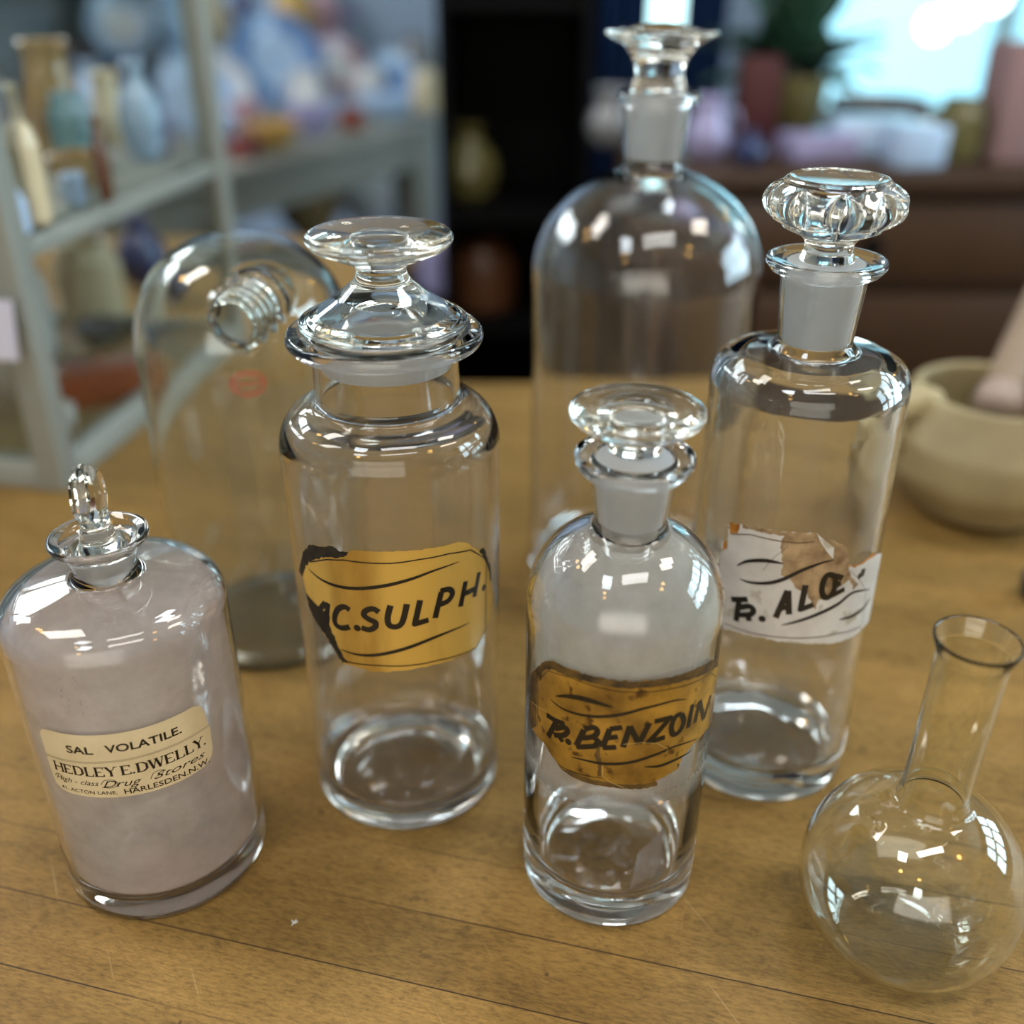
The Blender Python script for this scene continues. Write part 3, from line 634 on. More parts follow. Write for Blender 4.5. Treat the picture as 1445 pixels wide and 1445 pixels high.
# ------------------------------------------------------------------ glass bottles
G_clear = glass_mat('old_clear_glass', (0.985, 0.985, 0.98), wave=0.10, wscale=32)
G_wavy = glass_mat('wavy_glass', (0.975, 0.985, 0.97), wave=0.55, wscale=24, zr=(.15, .20))
G_aloe = glass_mat('thick_moulded_glass', (0.975, 0.98, 0.975), wave=0.22, wscale=45)
G_stop = glass_mat('stopper_glass', (0.97, 0.975, 0.96), wave=0.06, wscale=40)
G_flask = glass_mat('laboratory_glass', (0.985, 0.99, 0.97), wave=0.04, wscale=20)
M_ground = ground_mat('ground_glass', 0.66, (0.90, 0.91, 0.92))
M_ground2 = ground_mat('ground_glass_thin', 0.22, (0.82, 0.82, 0.80))
HAZE = (0.50, 0.45, 0.42)
LAB = json.loads(r'''{"ac":{"outline":[[-47.1,134.7],[-39.7,148.6],[-33.9,153.9],[-27.8,155.2],[-22.4,157.3],[-17.8,155.6],[-14.1,156.2],[-12.3,157.6],[-0.7,157.7],[11.2,157.5],[23.8,156.7],[33.3,156.0],[38.7,152.9],[45.0,146.7],[48.7,146.4],[51.1,141.2],[54.8,133.1],[55.8,124.4],[56.8,115.4],[54.5,106.2],[48.8,101.0],[42.0,96.3],[31.9,97.2],[17.4,97.7],[4.4,97.2],[-7.7,96.3],[-14.9,97.6],[-21.8,97.7],[-25.5,103.7],[-29.6,108.4],[-35.4,114.1],[-40.6,119.8],[-41.8,127.3],[-43.3,133.6]],"black":[[[-47.1,134.7],[-39.7,148.6],[-33.9,153.9],[-27.8,155.2],[-22.4,157.3],[-17.8,155.6],[-14.1,156.2],[-16.6,153.1],[-20.9,151.9],[-25.0,151.2],[-30.3,148.4],[-34.4,145.6],[-38.8,141.7],[-43.2,134.2]],[[-41.8,127.3],[-40.6,119.8],[-35.4,114.1],[-29.6,108.4],[-25.5,103.7],[-21.8,97.7],[-18.7,98.7],[-21.0,101.1],[-22.7,104.7],[-24.8,111.3],[-27.6,115.9],[-26.0,121.1],[-29.5,122.3],[-37.0,120.7],[-40.6,123.9]],[[45.0,146.7],[48.7,146.4],[51.1,141.2],[54.8,133.1],[56.2,125.1],[54.3,126.2],[52.4,133.9],[49.1,140.2],[47.1,144.2]]],"thin":[[[-34.4,145.4],[-25.2,149.9],[-16.2,152.0],[-7.6,152.1],[3.0,152.1],[15.1,152.7],[28.3,152.1],[39.8,149.5],[50.7,139.4],[49.7,102.6],[42.0,96.9],[22.0,99.5],[8.8,99.7],[-4.0,100.1],[-19.6,99.2]]],"crack":[[[37.5,148.6],[28.0,143.5],[22.2,135.6]],[[17.0,136.2],[22.2,135.6]]],"taper":[[[-37.2,140.7],[-29.7,138.7],[-21.2,138.1],[-11.9,138.9],[-0.0,141.2],[11.4,143.8],[21.7,146.0],[33.1,146.5]],[[-22.2,105.1],[-14.4,104.5],[-6.3,105.4],[4.9,108.2],[17.9,111.7],[27.2,112.9],[38.5,112.8]]],"glyph":[[[-36.8,116.5],[-28.1,127.2]],[[-26.6,127.7],[-29.1,115.0]],[[-34.0,119.0],[-27.6,121.7]],[[-15.6,127.4],[-18.2,128.4],[-21.5,126.1],[-23.6,121.4],[-23.3,117.8],[-20.3,116.9],[-16.3,118.5]],[[-12.8,118.7],[-12.6,118.8]],[[-2.8,128.0],[-5.2,129.6],[-8.3,128.3],[-9.3,125.9],[-7.3,124.1],[-4.6,122.7],[-4.9,120.3],[-7.6,118.6],[-10.8,119.3]],[[2.3,131.5],[0.8,125.6],[1.2,121.6],[4.0,120.5],[6.8,122.8],[9.1,131.7]],[[14.7,132.7],[12.0,121.1],[18.0,122.0]],[[24.2,134.6],[20.9,122.1]],[[23.6,135.0],[27.8,134.6],[29.4,131.8],[27.1,128.9],[22.3,128.4]],[[36.6,135.1],[33.4,123.5]],[[45.1,135.8],[41.6,124.7]],[[35.0,129.2],[43.3,128.7]],[[48.5,125.9],[48.8,125.7]]],"gw":26},"ben":{"outline":[[-47.7,118.6],[-38.0,130.7],[-32.3,134.4],[-24.6,134.6],[-17.1,134.6],[-8.3,134.8],[0.2,134.7],[8.2,134.9],[19.3,134.6],[28.5,134.0],[38.3,131.8],[52.0,117.1],[52.0,105.4],[52.1,93.3],[43.4,94.9],[31.9,96.0],[27.7,94.0],[24.0,91.4],[22.7,86.5],[18.3,85.7],[12.5,84.0],[13.1,81.5],[8.6,81.2],[0.7,81.9],[-7.7,82.2],[-16.3,82.0],[-22.6,82.5],[-26.9,83.9],[-30.7,87.1],[-37.2,91.0],[-46.6,90.9],[-49.8,93.5],[-49.8,104.5]],"black":[[[-10.2,104.3],[-10.5,98.0],[-9.6,92.8],[-9.7,87.3],[-11.1,86.5],[-11.0,92.5],[-12.6,96.6],[-12.2,103.8]]],"edge":[[[-47.7,118.6],[-38.0,130.7],[-32.3,134.4],[-24.6,134.6],[-17.1,134.6],[-8.3,134.8],[0.2,134.7],[8.2,134.9],[19.3,134.6],[28.5,134.0],[38.3,131.8],[44.2,125.1],[30.2,129.3],[19.7,131.1],[8.5,131.6],[0.4,131.4],[-8.1,131.5],[-17.0,131.4],[-24.4,131.1],[-32.2,130.3],[-36.7,128.1],[-42.7,119.5],[-42.3,95.6],[-46.6,90.9],[-49.8,93.5],[-49.8,104.5]],[[-26.9,83.9],[-22.6,82.5],[-16.3,82.0],[-7.7,82.2],[0.7,81.9],[8.6,81.2],[13.1,81.5],[12.5,84.0],[8.4,83.6],[0.6,83.9],[-7.8,84.5],[-16.4,84.3],[-21.9,85.2]]],"thin":[[[-41.2,97.3],[-42.0,119.1],[-35.1,128.2],[-24.4,130.9],[-14.1,130.4],[-4.7,129.8],[5.2,129.6],[15.9,129.1],[29.4,127.6],[37.1,126.6],[45.1,119.1],[45.4,100.2]],[[-27.8,85.0],[-18.7,85.4],[-9.3,86.3]]],"crack":[[[-47.1,104.8],[-35.5,108.1]],[[-2.0,104.6],[4.8,105.3],[11.3,103.8],[16.2,99.6],[15.7,97.2]],[[-9.3,92.9],[-9.0,87.5],[-6.4,85.2],[-0.7,82.5]]],"taper":[[[-30.8,118.5],[-24.1,121.8],[-18.0,123.1],[-12.4,122.9],[-6.6,122.0]],[[-33.6,115.4],[-27.1,114.3],[-17.7,115.3],[-10.7,116.8],[-2.8,119.2],[5.7,122.0],[16.5,123.0],[23.3,121.2]],[[-22.2,92.6],[-16.8,93.3],[-8.3,93.8],[0.6,95.3],[11.0,98.0],[20.4,99.4],[33.1,96.6]],[[6.7,92.8],[13.0,91.7],[20.3,92.2],[29.5,92.4]]],"glyph":[[[-35.4,106.3],[-31.4,106.5],[-25.8,107.3]],[[-29.9,106.4],[-34.2,96.0]],[[-30.7,102.4],[-26.1,105.6],[-24.4,104.8],[-26.2,101.6],[-31.1,98.9]],[[-28.8,100.3],[-26.5,98.0]],[[-23.9,99.4],[-23.8,99.4]],[[-17.4,108.3],[-20.4,99.1]],[[-17.4,108.7],[-13.6,110.8],[-12.1,109.1],[-13.7,106.2],[-18.9,103.7]],[[-13.7,106.2],[-11.4,104.4],[-12.8,101.7],[-20.4,98.6]],[[-7.4,111.4],[-9.8,101.9]],[[-7.4,111.4],[-2.8,112.8]],[[-8.6,106.8],[-4.2,108.1]],[[-9.8,101.7],[-4.6,102.8]],[[0.0,113.5],[-2.0,103.0]],[[0.0,113.5],[4.0,104.7]],[[7.5,114.5],[4.0,104.7]],[[9.4,114.9],[16.0,115.1],[7.7,105.1],[14.5,106.0]],[[21.2,115.0],[18.5,114.7],[16.9,110.5],[18.1,106.1],[21.0,106.4],[22.8,110.3],[21.2,115.0]],[[26.7,117.1],[25.6,106.0]],[[31.1,116.5],[29.2,106.4]],[[31.1,116.5],[35.8,104.2]],[[40.7,113.1],[35.8,104.2]]],"gw":26},"aloe":{"outline":[[-38.3,96.4],[-44.7,98.2],[-48.9,118.4],[-41.8,122.3],[-41.3,134.2],[-38.3,137.7],[-38.3,150.9],[-31.8,152.3],[-24.5,153.2],[-16.4,153.8],[-8.6,154.3],[-0.0,154.5],[3.7,152.1],[9.0,150.1],[14.3,146.2],[17.7,136.7],[22.5,135.5],[30.9,135.9],[39.3,135.2],[51.5,128.5],[51.4,118.2],[51.4,107.7],[51.6,92.8],[37.4,95.6],[34.7,94.3],[28.0,95.1],[21.8,94.8],[11.1,96.6],[-3.8,97.9],[-17.8,98.4],[-29.0,97.8]],"orange":[[[-38.2,150.8],[-33.0,152.1],[-33.6,147.3],[-37.4,145.7]],[[-40.8,135.7],[-40.6,139.9],[-38.8,141.5],[-38.2,137.3]],[[39.3,135.2],[30.4,135.7],[21.8,134.5],[17.9,135.9],[17.9,136.7],[22.5,135.5],[29.5,136.8],[32.1,138.3]]],"brown":[[[-13.1,153.7],[-14.1,146.1],[-12.0,137.7],[-12.4,132.8],[-8.1,131.0],[-4.8,126.5],[-0.4,124.2],[5.1,115.7],[5.5,122.4],[5.4,132.2],[9.6,133.4],[17.5,133.6],[26.1,124.5],[23.6,122.0],[20.4,127.9],[15.1,146.1],[9.0,150.1],[2.2,152.9],[0.0,154.3]]],"flap":[[[0.3,154.3],[8.8,147.0],[9.2,141.4],[5.4,145.7],[1.9,150.6]]],"edge":[[[-31.8,152.3],[-24.5,153.2],[-16.4,153.8],[-8.6,154.3],[-0.0,154.5],[-0.4,152.8],[-8.4,152.8],[-16.1,151.9],[-24.3,151.7],[-31.6,150.8]]],"thin":[[[-36.7,145.8],[-27.6,149.1],[-17.2,149.3],[-6.6,149.5],[-0.8,150.6]],[[-34.6,99.6],[-21.6,99.8],[-7.6,100.5],[6.6,100.7],[18.8,100.5],[34.9,98.2]]],"crack":[[[17.2,135.3],[25.2,128.1],[33.2,118.4],[35.6,107.0],[35.4,96.6]],[[-10.9,147.4],[-16.1,140.9],[-20.0,133.5]]],"taper":[[[-32.0,131.6],[-27.4,135.6],[-20.6,138.2],[-15.8,138.7],[-11.8,138.5]],[[-30.0,125.6],[-24.7,125.6],[-17.2,127.5],[-11.4,130.5],[-3.5,136.3],[4.2,139.9],[9.8,141.0]],[[-8.8,107.0],[-2.5,109.5],[6.9,113.5],[15.6,117.1],[23.8,121.1],[37.3,117.4]],[[17.7,108.4],[26.0,107.7],[34.3,108.5],[40.8,111.3]]],"glyph":[[[-32.7,113.5],[-25.0,116.6]],[[-28.9,115.1],[-29.1,103.3]],[[-28.6,110.7],[-24.0,113.3],[-21.8,112.0],[-22.9,109.3],[-28.2,107.1]],[[-23.8,109.0],[-23.1,105.6]],[[-17.5,108.6],[-17.4,108.6]],[[-11.8,110.5],[-8.4,125.3]],[[-8.2,125.3],[-6.3,113.0]],[[-10.2,115.7],[-6.9,117.2]],[[-1.2,128.7],[-1.7,116.0],[3.6,118.5]],[[11.7,132.1],[8.4,133.7],[6.6,131.3],[6.3,126.4],[7.8,122.3],[10.4,121.8],[12.2,124.8],[12.2,131.4]],[[11.6,132.7],[15.7,130.7]],[[11.0,127.3],[15.2,128.2]],[[10.7,122.2],[17.8,124.5]],[[28.0,131.9],[27.9,129.2],[25.0,128.8]]],"gw":27}}''')
def layered(name, polys_by_layer, Rf, mats, parent, dz=0.00007, base=0.00022, step=0.0022):
    """label: flat shapes in (s, z) millimetres wrapped round the bottle; each layer is one material slot"""
    bm = bmesh.new()
    for li, polys in enumerate(polys_by_layer):
        for poly in polys:
            b2 = bmesh.new()
            if isinstance(poly, bpy.types.Mesh): b2.from_mesh(poly)
            else:
                cl = []
                for q in poly:
                    if not cl or (abs(q[0] - cl[-1][0]) + abs(q[1] - cl[-1][1])) > 1e-7: cl.append(q)
                try: b2.faces.new([b2.verts.new((q[0], q[1], 0)) for q in cl])
                except ValueError: b2.free(); continue
            bmesh.ops.triangulate(b2, faces=b2.faces[:])
            if not b2.verts: b2.free(); continue
            s0 = min(v.co.x for v in b2.verts); s1 = max(v.co.x for v in b2.verts)
            k = math.floor(s0 / step) + 1
            while k * step < s1:
                bmesh.ops.bisect_plane(b2, geom=b2.verts[:] + b2.edges[:] + b2.faces[:], plane_co=(k * step, 0, 0), plane_no=(1, 0, 0)); k += 1
            mp = {}
            for v in b2.verts:
                s, z = v.co.x, v.co.y; r = Rf(z) + base + dz * li; a = s / Rf(z)
                mp[v] = bm.verts.new((r * math.sin(a), -r * math.cos(a), z))
            for f_ in b2.faces:
                try: nf = bm.faces.new([mp[v] for v in f_.verts]); nf.material_index = li
                except ValueError: pass
            b2.free()
    for f_ in bm.faces:                       # all faces look outwards
        f_.normal_update(); c_ = f_.calc_center_median()
        if f_.normal.x * c_.x + f_.normal.y * c_.y < 0: f_.normal_flip()
    o = from_bm(name, bm, mats, parent, smooth=True, angle=60)
    return o
def mm(p): return [(a / 1000, b / 1000) for a, b in p]
def rough_edge(poly, amp=0.0006, step=0.0012, seed=1):
    rr = random.Random(seed); o = []
    for a, b in zip(poly, poly[1:] + poly[:1]):
        d = math.dist(a, b); n = max(1, int(d / step))
        for k in range(n):
            t = k / n; j = (amp if k else amp * .3)
            o.append((a[0] + (b[0] - a[0]) * t + rr.uniform(-j, j), a[1] + (b[1] - a[1]) * t + rr.uniform(-j, j)))
    return o
def smooth_line(p, n=6):
    if len(p) < 3: return p
    o = []
    for i in range(len(p) - 1):
        p0 = p[max(i - 1, 0)]; p1 = p[i]; p2 = p[i + 1]; p3 = p[min(i + 2, len(p) - 1)]
        for k in range(n):
            t = k / n
            o.append(tuple(0.5 * (2 * p1[c] + (p2[c] - p0[c]) * t + (2 * p0[c] - 5 * p1[c] + 4 * p2[c] - p3[c]) * t * t + (3 * p1[c] - p0[c] - 3 * p2[c] + p3[c]) * t ** 3) for c in (0, 1)))
    o.append(p[-1]); return o
def ribbon(p, w0, w1=None, curve=True, cap=False):
    """quads along a polyline; w may vary from w0 in the middle to w1 at the ends"""
    p = smooth_line(p) if curve else p
    quads = []; n = len(p)
    if n == 2 and math.dist(p[0], p[1]) < 0.0004 or n == 1:
        c = p[0]; return [[(c[0] + w0 * .62 * math.cos(t * .524), c[1] + w0 * .62 * math.sin(t * .524)) for t in range(12)]]
    L_, R_ = [], []
    for i in range(n):
        a = p[max(i - 1, 0)]; b = p[min(i + 1, n - 1)]; d = (b[0] - a[0], b[1] - a[1]); l = math.hypot(*d) or 1
        t = i / (n - 1); w = w0 if w1 is None else w1 + (w0 - w1) * math.sin(math.pi * t) ** 0.8
        nx, ny = -d[1] / l * w / 2, d[0] / l * w / 2
        L_.append((p[i][0] + nx, p[i][1] + ny)); R_.append((p[i][0] - nx, p[i][1] - ny))
    for i in range(n - 1): quads.append([L_[i], L_[i + 1], R_[i + 1], R_[i]])
    if cap:
        for c, q in ((p[0], 0), (p[-1], 0)):
            pass
    return quads
def strokes(lines, w, sharp=True):
    o = []
    for l in lines:
        l = mm(l) if not isinstance(l[0][0], float) or abs(l[0][0]) > 0.3 or abs(l[0][1]) > 0.3 else l
        cur = len(l) > 4
        if not cur and len(l) > 2:      # sharp letters: straight pieces with a joint disc
            for a, b in zip(l, l[1:]): o += ribbon([a, b], w, curve=False)
            for c in l[1:-1]: o.append([(c[0] + w * .5 * math.cos(t * .524), c[1] + w * .5 * math.sin(t * .524)) for t in range(12)])
        else: o += ribbon(l, w, curve=cur)
    return o
def lines(ls, w): return [q for l in ls for q in ribbon(mm(l), w, curve=False)]
def tapers(ls, w): return [q for l in ls for q in ribbon(mm(l), w, 0.00015)]

def tex_mat(name, c1, c2, scale=60, stretch=(1, 1, 1), metal=0.0, rough=0.5, lo=.35, hi=.65, detail=6, c3=None, s3=200, spec=.5, coat=0.0):
    mt, nt = newmat(name)
    tc = N(nt, 'ShaderNodeTexCoord'); mp = N(nt, 'ShaderNodeMapping'); mp.inputs['Scale'].default_value = stretch
    no = N(nt, 'ShaderNodeTexNoise'); no.inputs['Scale'].default_value = scale; no.inputs['Detail'].default_value = detail
    L(nt, tc.outputs['Object'], mp.inputs[0]); L(nt, mp.outputs[0], no.inputs['Vector'])
    mr = N(nt, 'ShaderNodeMapRange'); mr.inputs[1].default_value = lo; mr.inputs[2].default_value = hi; L(nt, no.outputs['Fac'], mr.inputs[0])
    mx = N(nt, 'ShaderNodeMix', data_type='RGBA'); mx.inputs[6].default_value = c4(c1); mx.inputs[7].default_value = c4(c2); L(nt, mr.outputs[0], mx.inputs[0])
    last = mx.outputs[2]
    if c3:
        n3 = N(nt, 'ShaderNodeTexNoise'); n3.inputs['Scale'].default_value = s3; n3.inputs['Detail'].default_value = 4; L(nt, tc.outputs['Object'], n3.inputs['Vector'])
        m3 = N(nt, 'ShaderNodeMapRange'); m3.inputs[1].default_value = .60; m3.inputs[2].default_value = .68; L(nt, n3.outputs['Fac'], m3.inputs[0])
        x3 = N(nt, 'ShaderNodeMix', data_type='RGBA'); x3.inputs[7].default_value = c4(c3); L(nt, m3.outputs[0], x3.inputs[0]); L(nt, last, x3.inputs[6]); last = x3.outputs[2]
    p = N(nt, 'ShaderNodeBsdfPrincipled'); p.inputs['Metallic'].default_value = metal; p.inputs['Roughness'].default_value = rough; p.inputs['Specular IOR Level'].default_value = spec; p.inputs['Coat Weight'].default_value = coat
    p.inputs['Coat Roughness'].default_value = 0.12
    L(nt, last, p.inputs['Base Color']); out(nt, p.outputs[0]); return mt
M_gold = tex_mat('gold_leaf_label', srgb(138, 96, 26), srgb(222, 182, 90), 26, (1, 1, .22), metal=.35, rough=.36, lo=.36, hi=.58, coat=.3)
M_goldold = tex_mat('aged_gold_label', srgb(120, 88, 30), srgb(190, 146, 58), 55, (1, 1, 1), metal=.3, rough=.42, c3=srgb(88, 58, 14), s3=160, coat=.3)
M_golddark = tex_mat('soiled_label_border', srgb(48, 36, 16), srgb(104, 78, 34), 150, rough=.6)
M_ink = plain('black_ink', srgb(22, 17, 14), .35, coat=.3)
M_black_lacq = tex_mat('blackened_label', srgb(16, 15, 12), srgb(44, 38, 28), 300, rough=.5)
M_paper = tex_mat('grey_white_label_paper', srgb(196, 190, 184), srgb(216, 211, 205), 60, rough=.6, c3=srgb(176, 168, 150), s3=90)
M_cream = tex_mat('cream_label_paper', srgb(208, 190, 152), srgb(226, 210, 174), 40, rough=.55)
M_stain = tex_mat('brown_stain', srgb(118, 90, 60), srgb(178, 150, 112), 120, rough=.65)
M_amber = tex_mat('amber_glue', srgb(150, 88, 22), srgb(196, 130, 50), 200, rough=.35)
M_thin_brown = plain('brown_rule', srgb(96, 72, 48), .6)
M_crackle = plain('pale_crease', srgb(206, 178, 112), .4)

def bottle(name, label, cat, x, y, outer, inner, mat, lean=0.0, segs=128, fn=None, yaw=0.0):
    b = thing(name, label, cat, (x, y, 0.0), (0, lean, yaw))
    lathe('glass_body', outer + inner, mat, b, segs=segs, fn=fn, angle=50)
    return b
def film(parent, prof, mat, name='residue_haze', segs=96):
    o = lathe(name, prof, mat, parent, segs=segs, angle=180); return o

# ---- 1. sal volatile bottle -------------------------------------------------
out_ = fillet([(0, .0022), (.030, .0018), (.0365, 0, .003), (.0446, .0003, .007), (.0447, .1415, .0)], 8)[:-1] + \
    fillet([(.0446, .10), (.0449, .1468, .0135), (.0150, .1512, .003), (.0124, .1545, .003), (.0130, .1590, .003), (.0150, .1630, .003), (.0192, .1672, .002), (.0197, .1688, .0012), (.0185, .1699, .0012), (.0150, .1682, .002), (.0118, .1650)], 6)
in_ = fillet([(.0118, .1650), (.0106, .1500), (.0106, .1480, .002), (.0420, .1425, .012), (.0424, .0100, .010), (.020, .0058, .01), (0, .0066)], 8)
sal = bottle('chemist_bottle', 'cloudy chemist bottle with cream SAL VOLATILE label, leaning at the front left', 'bottle', -.1606, .3509, out_, in_, G_clear, lean=R(-1.0))
M_f = film_mat('pinkish_dried_salts', (0.96, 0.90, 0.87), [(0, 1.0), (.03, .70), (.11, 1.0), (.14, .66), (.16, .30)], .60, 1.0, 42, stain=(0.94, 0.82, 0.79))
film(sal, fillet([(.0002, .0072), (.020, .0064, .01), (.0418, .0105, .010), (.0418, .1420, .012), (.012, .1472)], 8), M_f)
s_ = bpy.data.objects.new('stopper', None); col.objects.link(s_); s_.parent = sal; s_.location = (0, 0, 0)
lathe('ground_plug', fillet([(0, .1490), (.0100, .1490, .001), (.0112, .1618, .001), (0, .1618)]), M_ground2, s_, segs=64)
bm = bmesh.new()                                   # flat cut disc grip with bevelled rim, on a short stem
nseg = 14; ty = .0046; rr_ = .0128; cz_ = .1860
sect = [(.0062, -ty), (.0105, -ty), (rr_, -ty * .45), (rr_, ty * .45), (.0105, ty), (.0062, ty)]
rings = []
for k in range(nseg):
    a = 2 * math.pi * k / nseg + .11; sc_ = 1 + (.05 if k % 2 else -.03)
    rings.append([bm.verts.new((r_ * sc_ * math.cos(a), y_, cz_ + r_ * sc_ * math.sin(a))) for r_, y_ in sect])
for a, b in zip(rings, rings[1:] + rings[:1]):
    for i in range(len(sect) - 1): bm.faces.new((a[i], a[i + 1], b[i + 1], b[i]))
bm.faces.new([r_[0] for r_ in rings]); bm.faces.new([r_[-1] for r_ in rings][::-1])
for v in bm.verts: v.co.x *= .82
lathe_bm(fillet([(0, .1620), (.0105, .1620, .001), (.0075, .1665, .003), (.0058, .1735, .003), (.0060, .1780), (0, .1780)]), 32, bm=bm)
bmesh.ops.recalc_face_normals(bm, faces=bm.faces)
g_ = from_bm('grip', bm, G_stop, s_, smooth=True, angle=14); g_.rotation_euler = (0, 0, R(98))
# label
LS = .0445
def text_mesh(txt, s0, s1, z0, h, bold=0.0, shear=0.0, baseline=None):
    """text fitted between arc positions s0 and s1 (metres), cap height h, standing on z0"""
    cu_ = bpy.data.curves.new('lettering', 'FONT'); cu_.body = txt; cu_.size = 1.0; cu_.offset = bold; cu_.shear = shear; cu_.resolution_u = 3
    ob = bpy.data.objects.new('lettering', cu_); col.objects.link(ob)
    bpy.context.view_layer.update(); dg = bpy.context.evaluated_depsgraph_get()
    me = bpy.data.meshes.new_from_object(ob.evaluated_get(dg)); bpy.data.objects.remove(ob); bpy.data.curves.remove(cu_)
    xs = [v.co.x for v in me.vertices]; x0, x1 = min(xs), max(xs); cap = 0.70
    for v in me.vertices:
        t = (v.co.x - x0) / (x1 - x0); v.co.x = s0 + t * (s1 - s0); v.co.y = z0 + (baseline(t) if baseline else 0) + v.co.y / cap * h; v.co.z = 0
    return me
def serif_word(txt, s0, s1, z0, h):
    """engraved roman capitals drawn stroke by stroke with serifs"""
    T_, t_ = .17, .07
    gl = {'H': ([((.12, 0), (.12, 1), T_), ((.72, 0), (.72, 1), T_), ((.12, .5), (.72, .5), t_)], [.12, .72], [.12, .72], .84),
          'E': ([((.14, 0), (.14, 1), T_), ((.14, .96), (.62, .96), t_), ((.14, .5), (.5, .5), t_), ((.14, .04), (.64, .04), t_), ((.62, 1), (.62, .78), t_), ((.64, 0), (.64, .24), t_)], [.14], [.14], .74),
          'D': ([((.14, 0), (.14, 1), T_), ((.14, .96), (.45, .96), t_), ((.45, .96), (.70, .75), .12), ((.70, .78), (.70, .22), T_), ((.70, .25), (.45, .04), .12), ((.45, .04), (.14, .04), t_)], [.14], [.14], .84),
          'L': ([((.14, 0), (.14, 1), T_), ((.14, .04), (.60, .04), t_), ((.60, 0), (.60, .28), t_)], [.14], [.14], .68),
          'Y': ([((.08, 1), (.38, .48), T_), ((.70, 1), (.38, .48), t_), ((.38, .5), (.38, 0), T_)], [.38], [.08, .70], .78),
          'W': ([((.06, 1), (.28, 0), T_), ((.28, 0), (.50, 1), t_), ((.50, 1), (.72, 0), T_), ((.72, 0), (.94, 1), t_)], [], [.06, .50, .94], 1.02),
          '.': ([((.08, .0), (.08, .16), .16)], [], [], .26), ' ': ([], [], [], .22)}
    W_ = sum(gl[c][3] for c in txt); q = []; x = 0; k = (s1 - s0) / W_
    for c in txt:
        st, sb, stp, adv = gl[c]
        segs_ = [(a, b, w_) for a, b, w_ in st] + [((p - .14, .025), (p + .14, .025), .05) for p in sb] + [((p - .14, .975), (p + .14, .975), .05) for p in stp]
        for a, b, w_ in segs_:
            A2 = ((x + a[0]) * k + s0, z0 + a[1] * h); B2 = ((x + b[0]) * k + s0, z0 + b[1] * h); q += ribbon([A2, B2], w_ * k, curve=False)
        x += adv
    return q
lo_ = [(-.0238, .0975), (-.0236, .1022), (-.0215, .1045), (-.018, .1052), (.040, .1052), (.0435, .1035), (.0448, .1000), (.0455, .0930), (.0462, .0905), (.0455, .0800), (.0440, .0762), (.0400, .0738), (.030, .0731), (-.0150, .0731), (-.0200, .0738), (-.0228, .0765), (-.0236, .084)]
wavy = lambda A, k_: (lambda t: A * math.sin(t * k_))
ink = [text_mesh('SAL', -.0116, -.0006, .0957, .0036, .022), text_mesh('VOLATILE.', .0042, .0336, .0962, .0037, .022)]
ink += serif_word('HEDLEY E.DWELLY.', -.0205, .0432, .0842, .0048)
ink += lines([[[-23.6, 91.0], [0, 91.8], [22, 92.2], [46, 92.2]], [[-23.6, 90.4], [0, 91.2], [22, 91.6], [46, 91.6]]], .00012)
ink += [text_mesh('High - class', -.0210, -.0015, .0794, .0026, 0.0, .42), text_mesh('Drug', .0000, .0150, .0786, .0034, 0.0, .42), text_mesh('Stores', .0195, .0415, .0788, .0032, 0.0, .42),
        text_mesh('41, ACTON LANE.', -.0195, .0048, .0748, .0018, .008), text_mesh('HARLESDEN.N.W.', .0075, .0428, .0745, .0026, .012)]
# flourishes joining the script line
ink += [q for l in ([(-.0215, .0805), (-.0205, .0820), (-.0185, .0822), (-.0180, .0800)], [(-.0008, .0800), (.0010, .0822), (.0045, .0822), (.0058, .0800), (.0035, .0783), (-.0005, .0786)],
                    [(.0182, .0795), (.0200, .0822), (.0235, .0823), (.0228, .0806), (.0205, .0800)], [(.0128, .0785), (.0118, .0768), (.0104, .0770), (.0112, .0784)]) for q in ribbon(l, .00026)]
layered('paper_label', [[lo_], ink], lambda z: LS, [M_cream, M_ink], sal)
# ink specks dried above the label
rs = random.Random(5); sp_ = []
for k in range(26):
    s = (-.0065 if k % 2 else -.0005) + rs.uniform(-.0012, .0012) + k * .00006; z = .1330 - k * .0007; w_ = rs.uniform(.0001, .00032)
    sp_.append([(s - w_, z), (s, z - w_), (s + w_, z), (s, z + w_)])
layered('ink_specks', [sp_], lambda z: .0446, [M_ink], sal)

# ---- 2. lidded jar AC. SULPH. ------------------------------------------------
out_ = fillet([(0, .0035), (.034, .0030), (.039, 0, .003), (.0462, .0004, .008), (.0476, .1860)], 8) + arc(.0290, .186, .0186, .0200, 6, 84, 12) + \
    fillet([(.0312, .2065), (.0306, .2090, .002), (.0306, .2295, .002), (.0395, .2302, .0025), (.0409, .2330, .002), (.0400, .2362, .0022), (.0355, .2368, .002), (.0300, .2362)], 6)
in_ = fillet([(.0300, .2362), (.0284, .2220), (.0284, .2085, .003), (.0300, .2040, .004), (.0452, .1990, .018), (.0448, .0080, .014), (.020, .0055, .01), (0, .0065)], 8)
ac = bottle('lidded_jar', 'lidded glass jar with torn gold AC.SULPH. label and disc shaped lid handle', 'jar', -.0529, .4057, out_, in_, G_clear)
film(ac, fillet([(.0002, .0090), (.020, .0080, .01), (.0434, .0125, .010), (.0446, .1985, .018), (.0290, .2040)], 8), film_mat('reflection_haze_jar', HAZE, [(0, .14), (.05, .07), (.16, .10), (.2, .10)], .5, 1.0, 20))  # film colour stands in for the tint reflected in the clear jar
s_ = bpy.data.objects.new('lid', None); col.objects.link(s_); s_.parent = ac
lathe('ground_plug', fillet([(.0235, .2212), (.0272, .2210, .001), (.0294, .2368, .001), (.0235, .2368)]), M_ground, s_, closed=True)
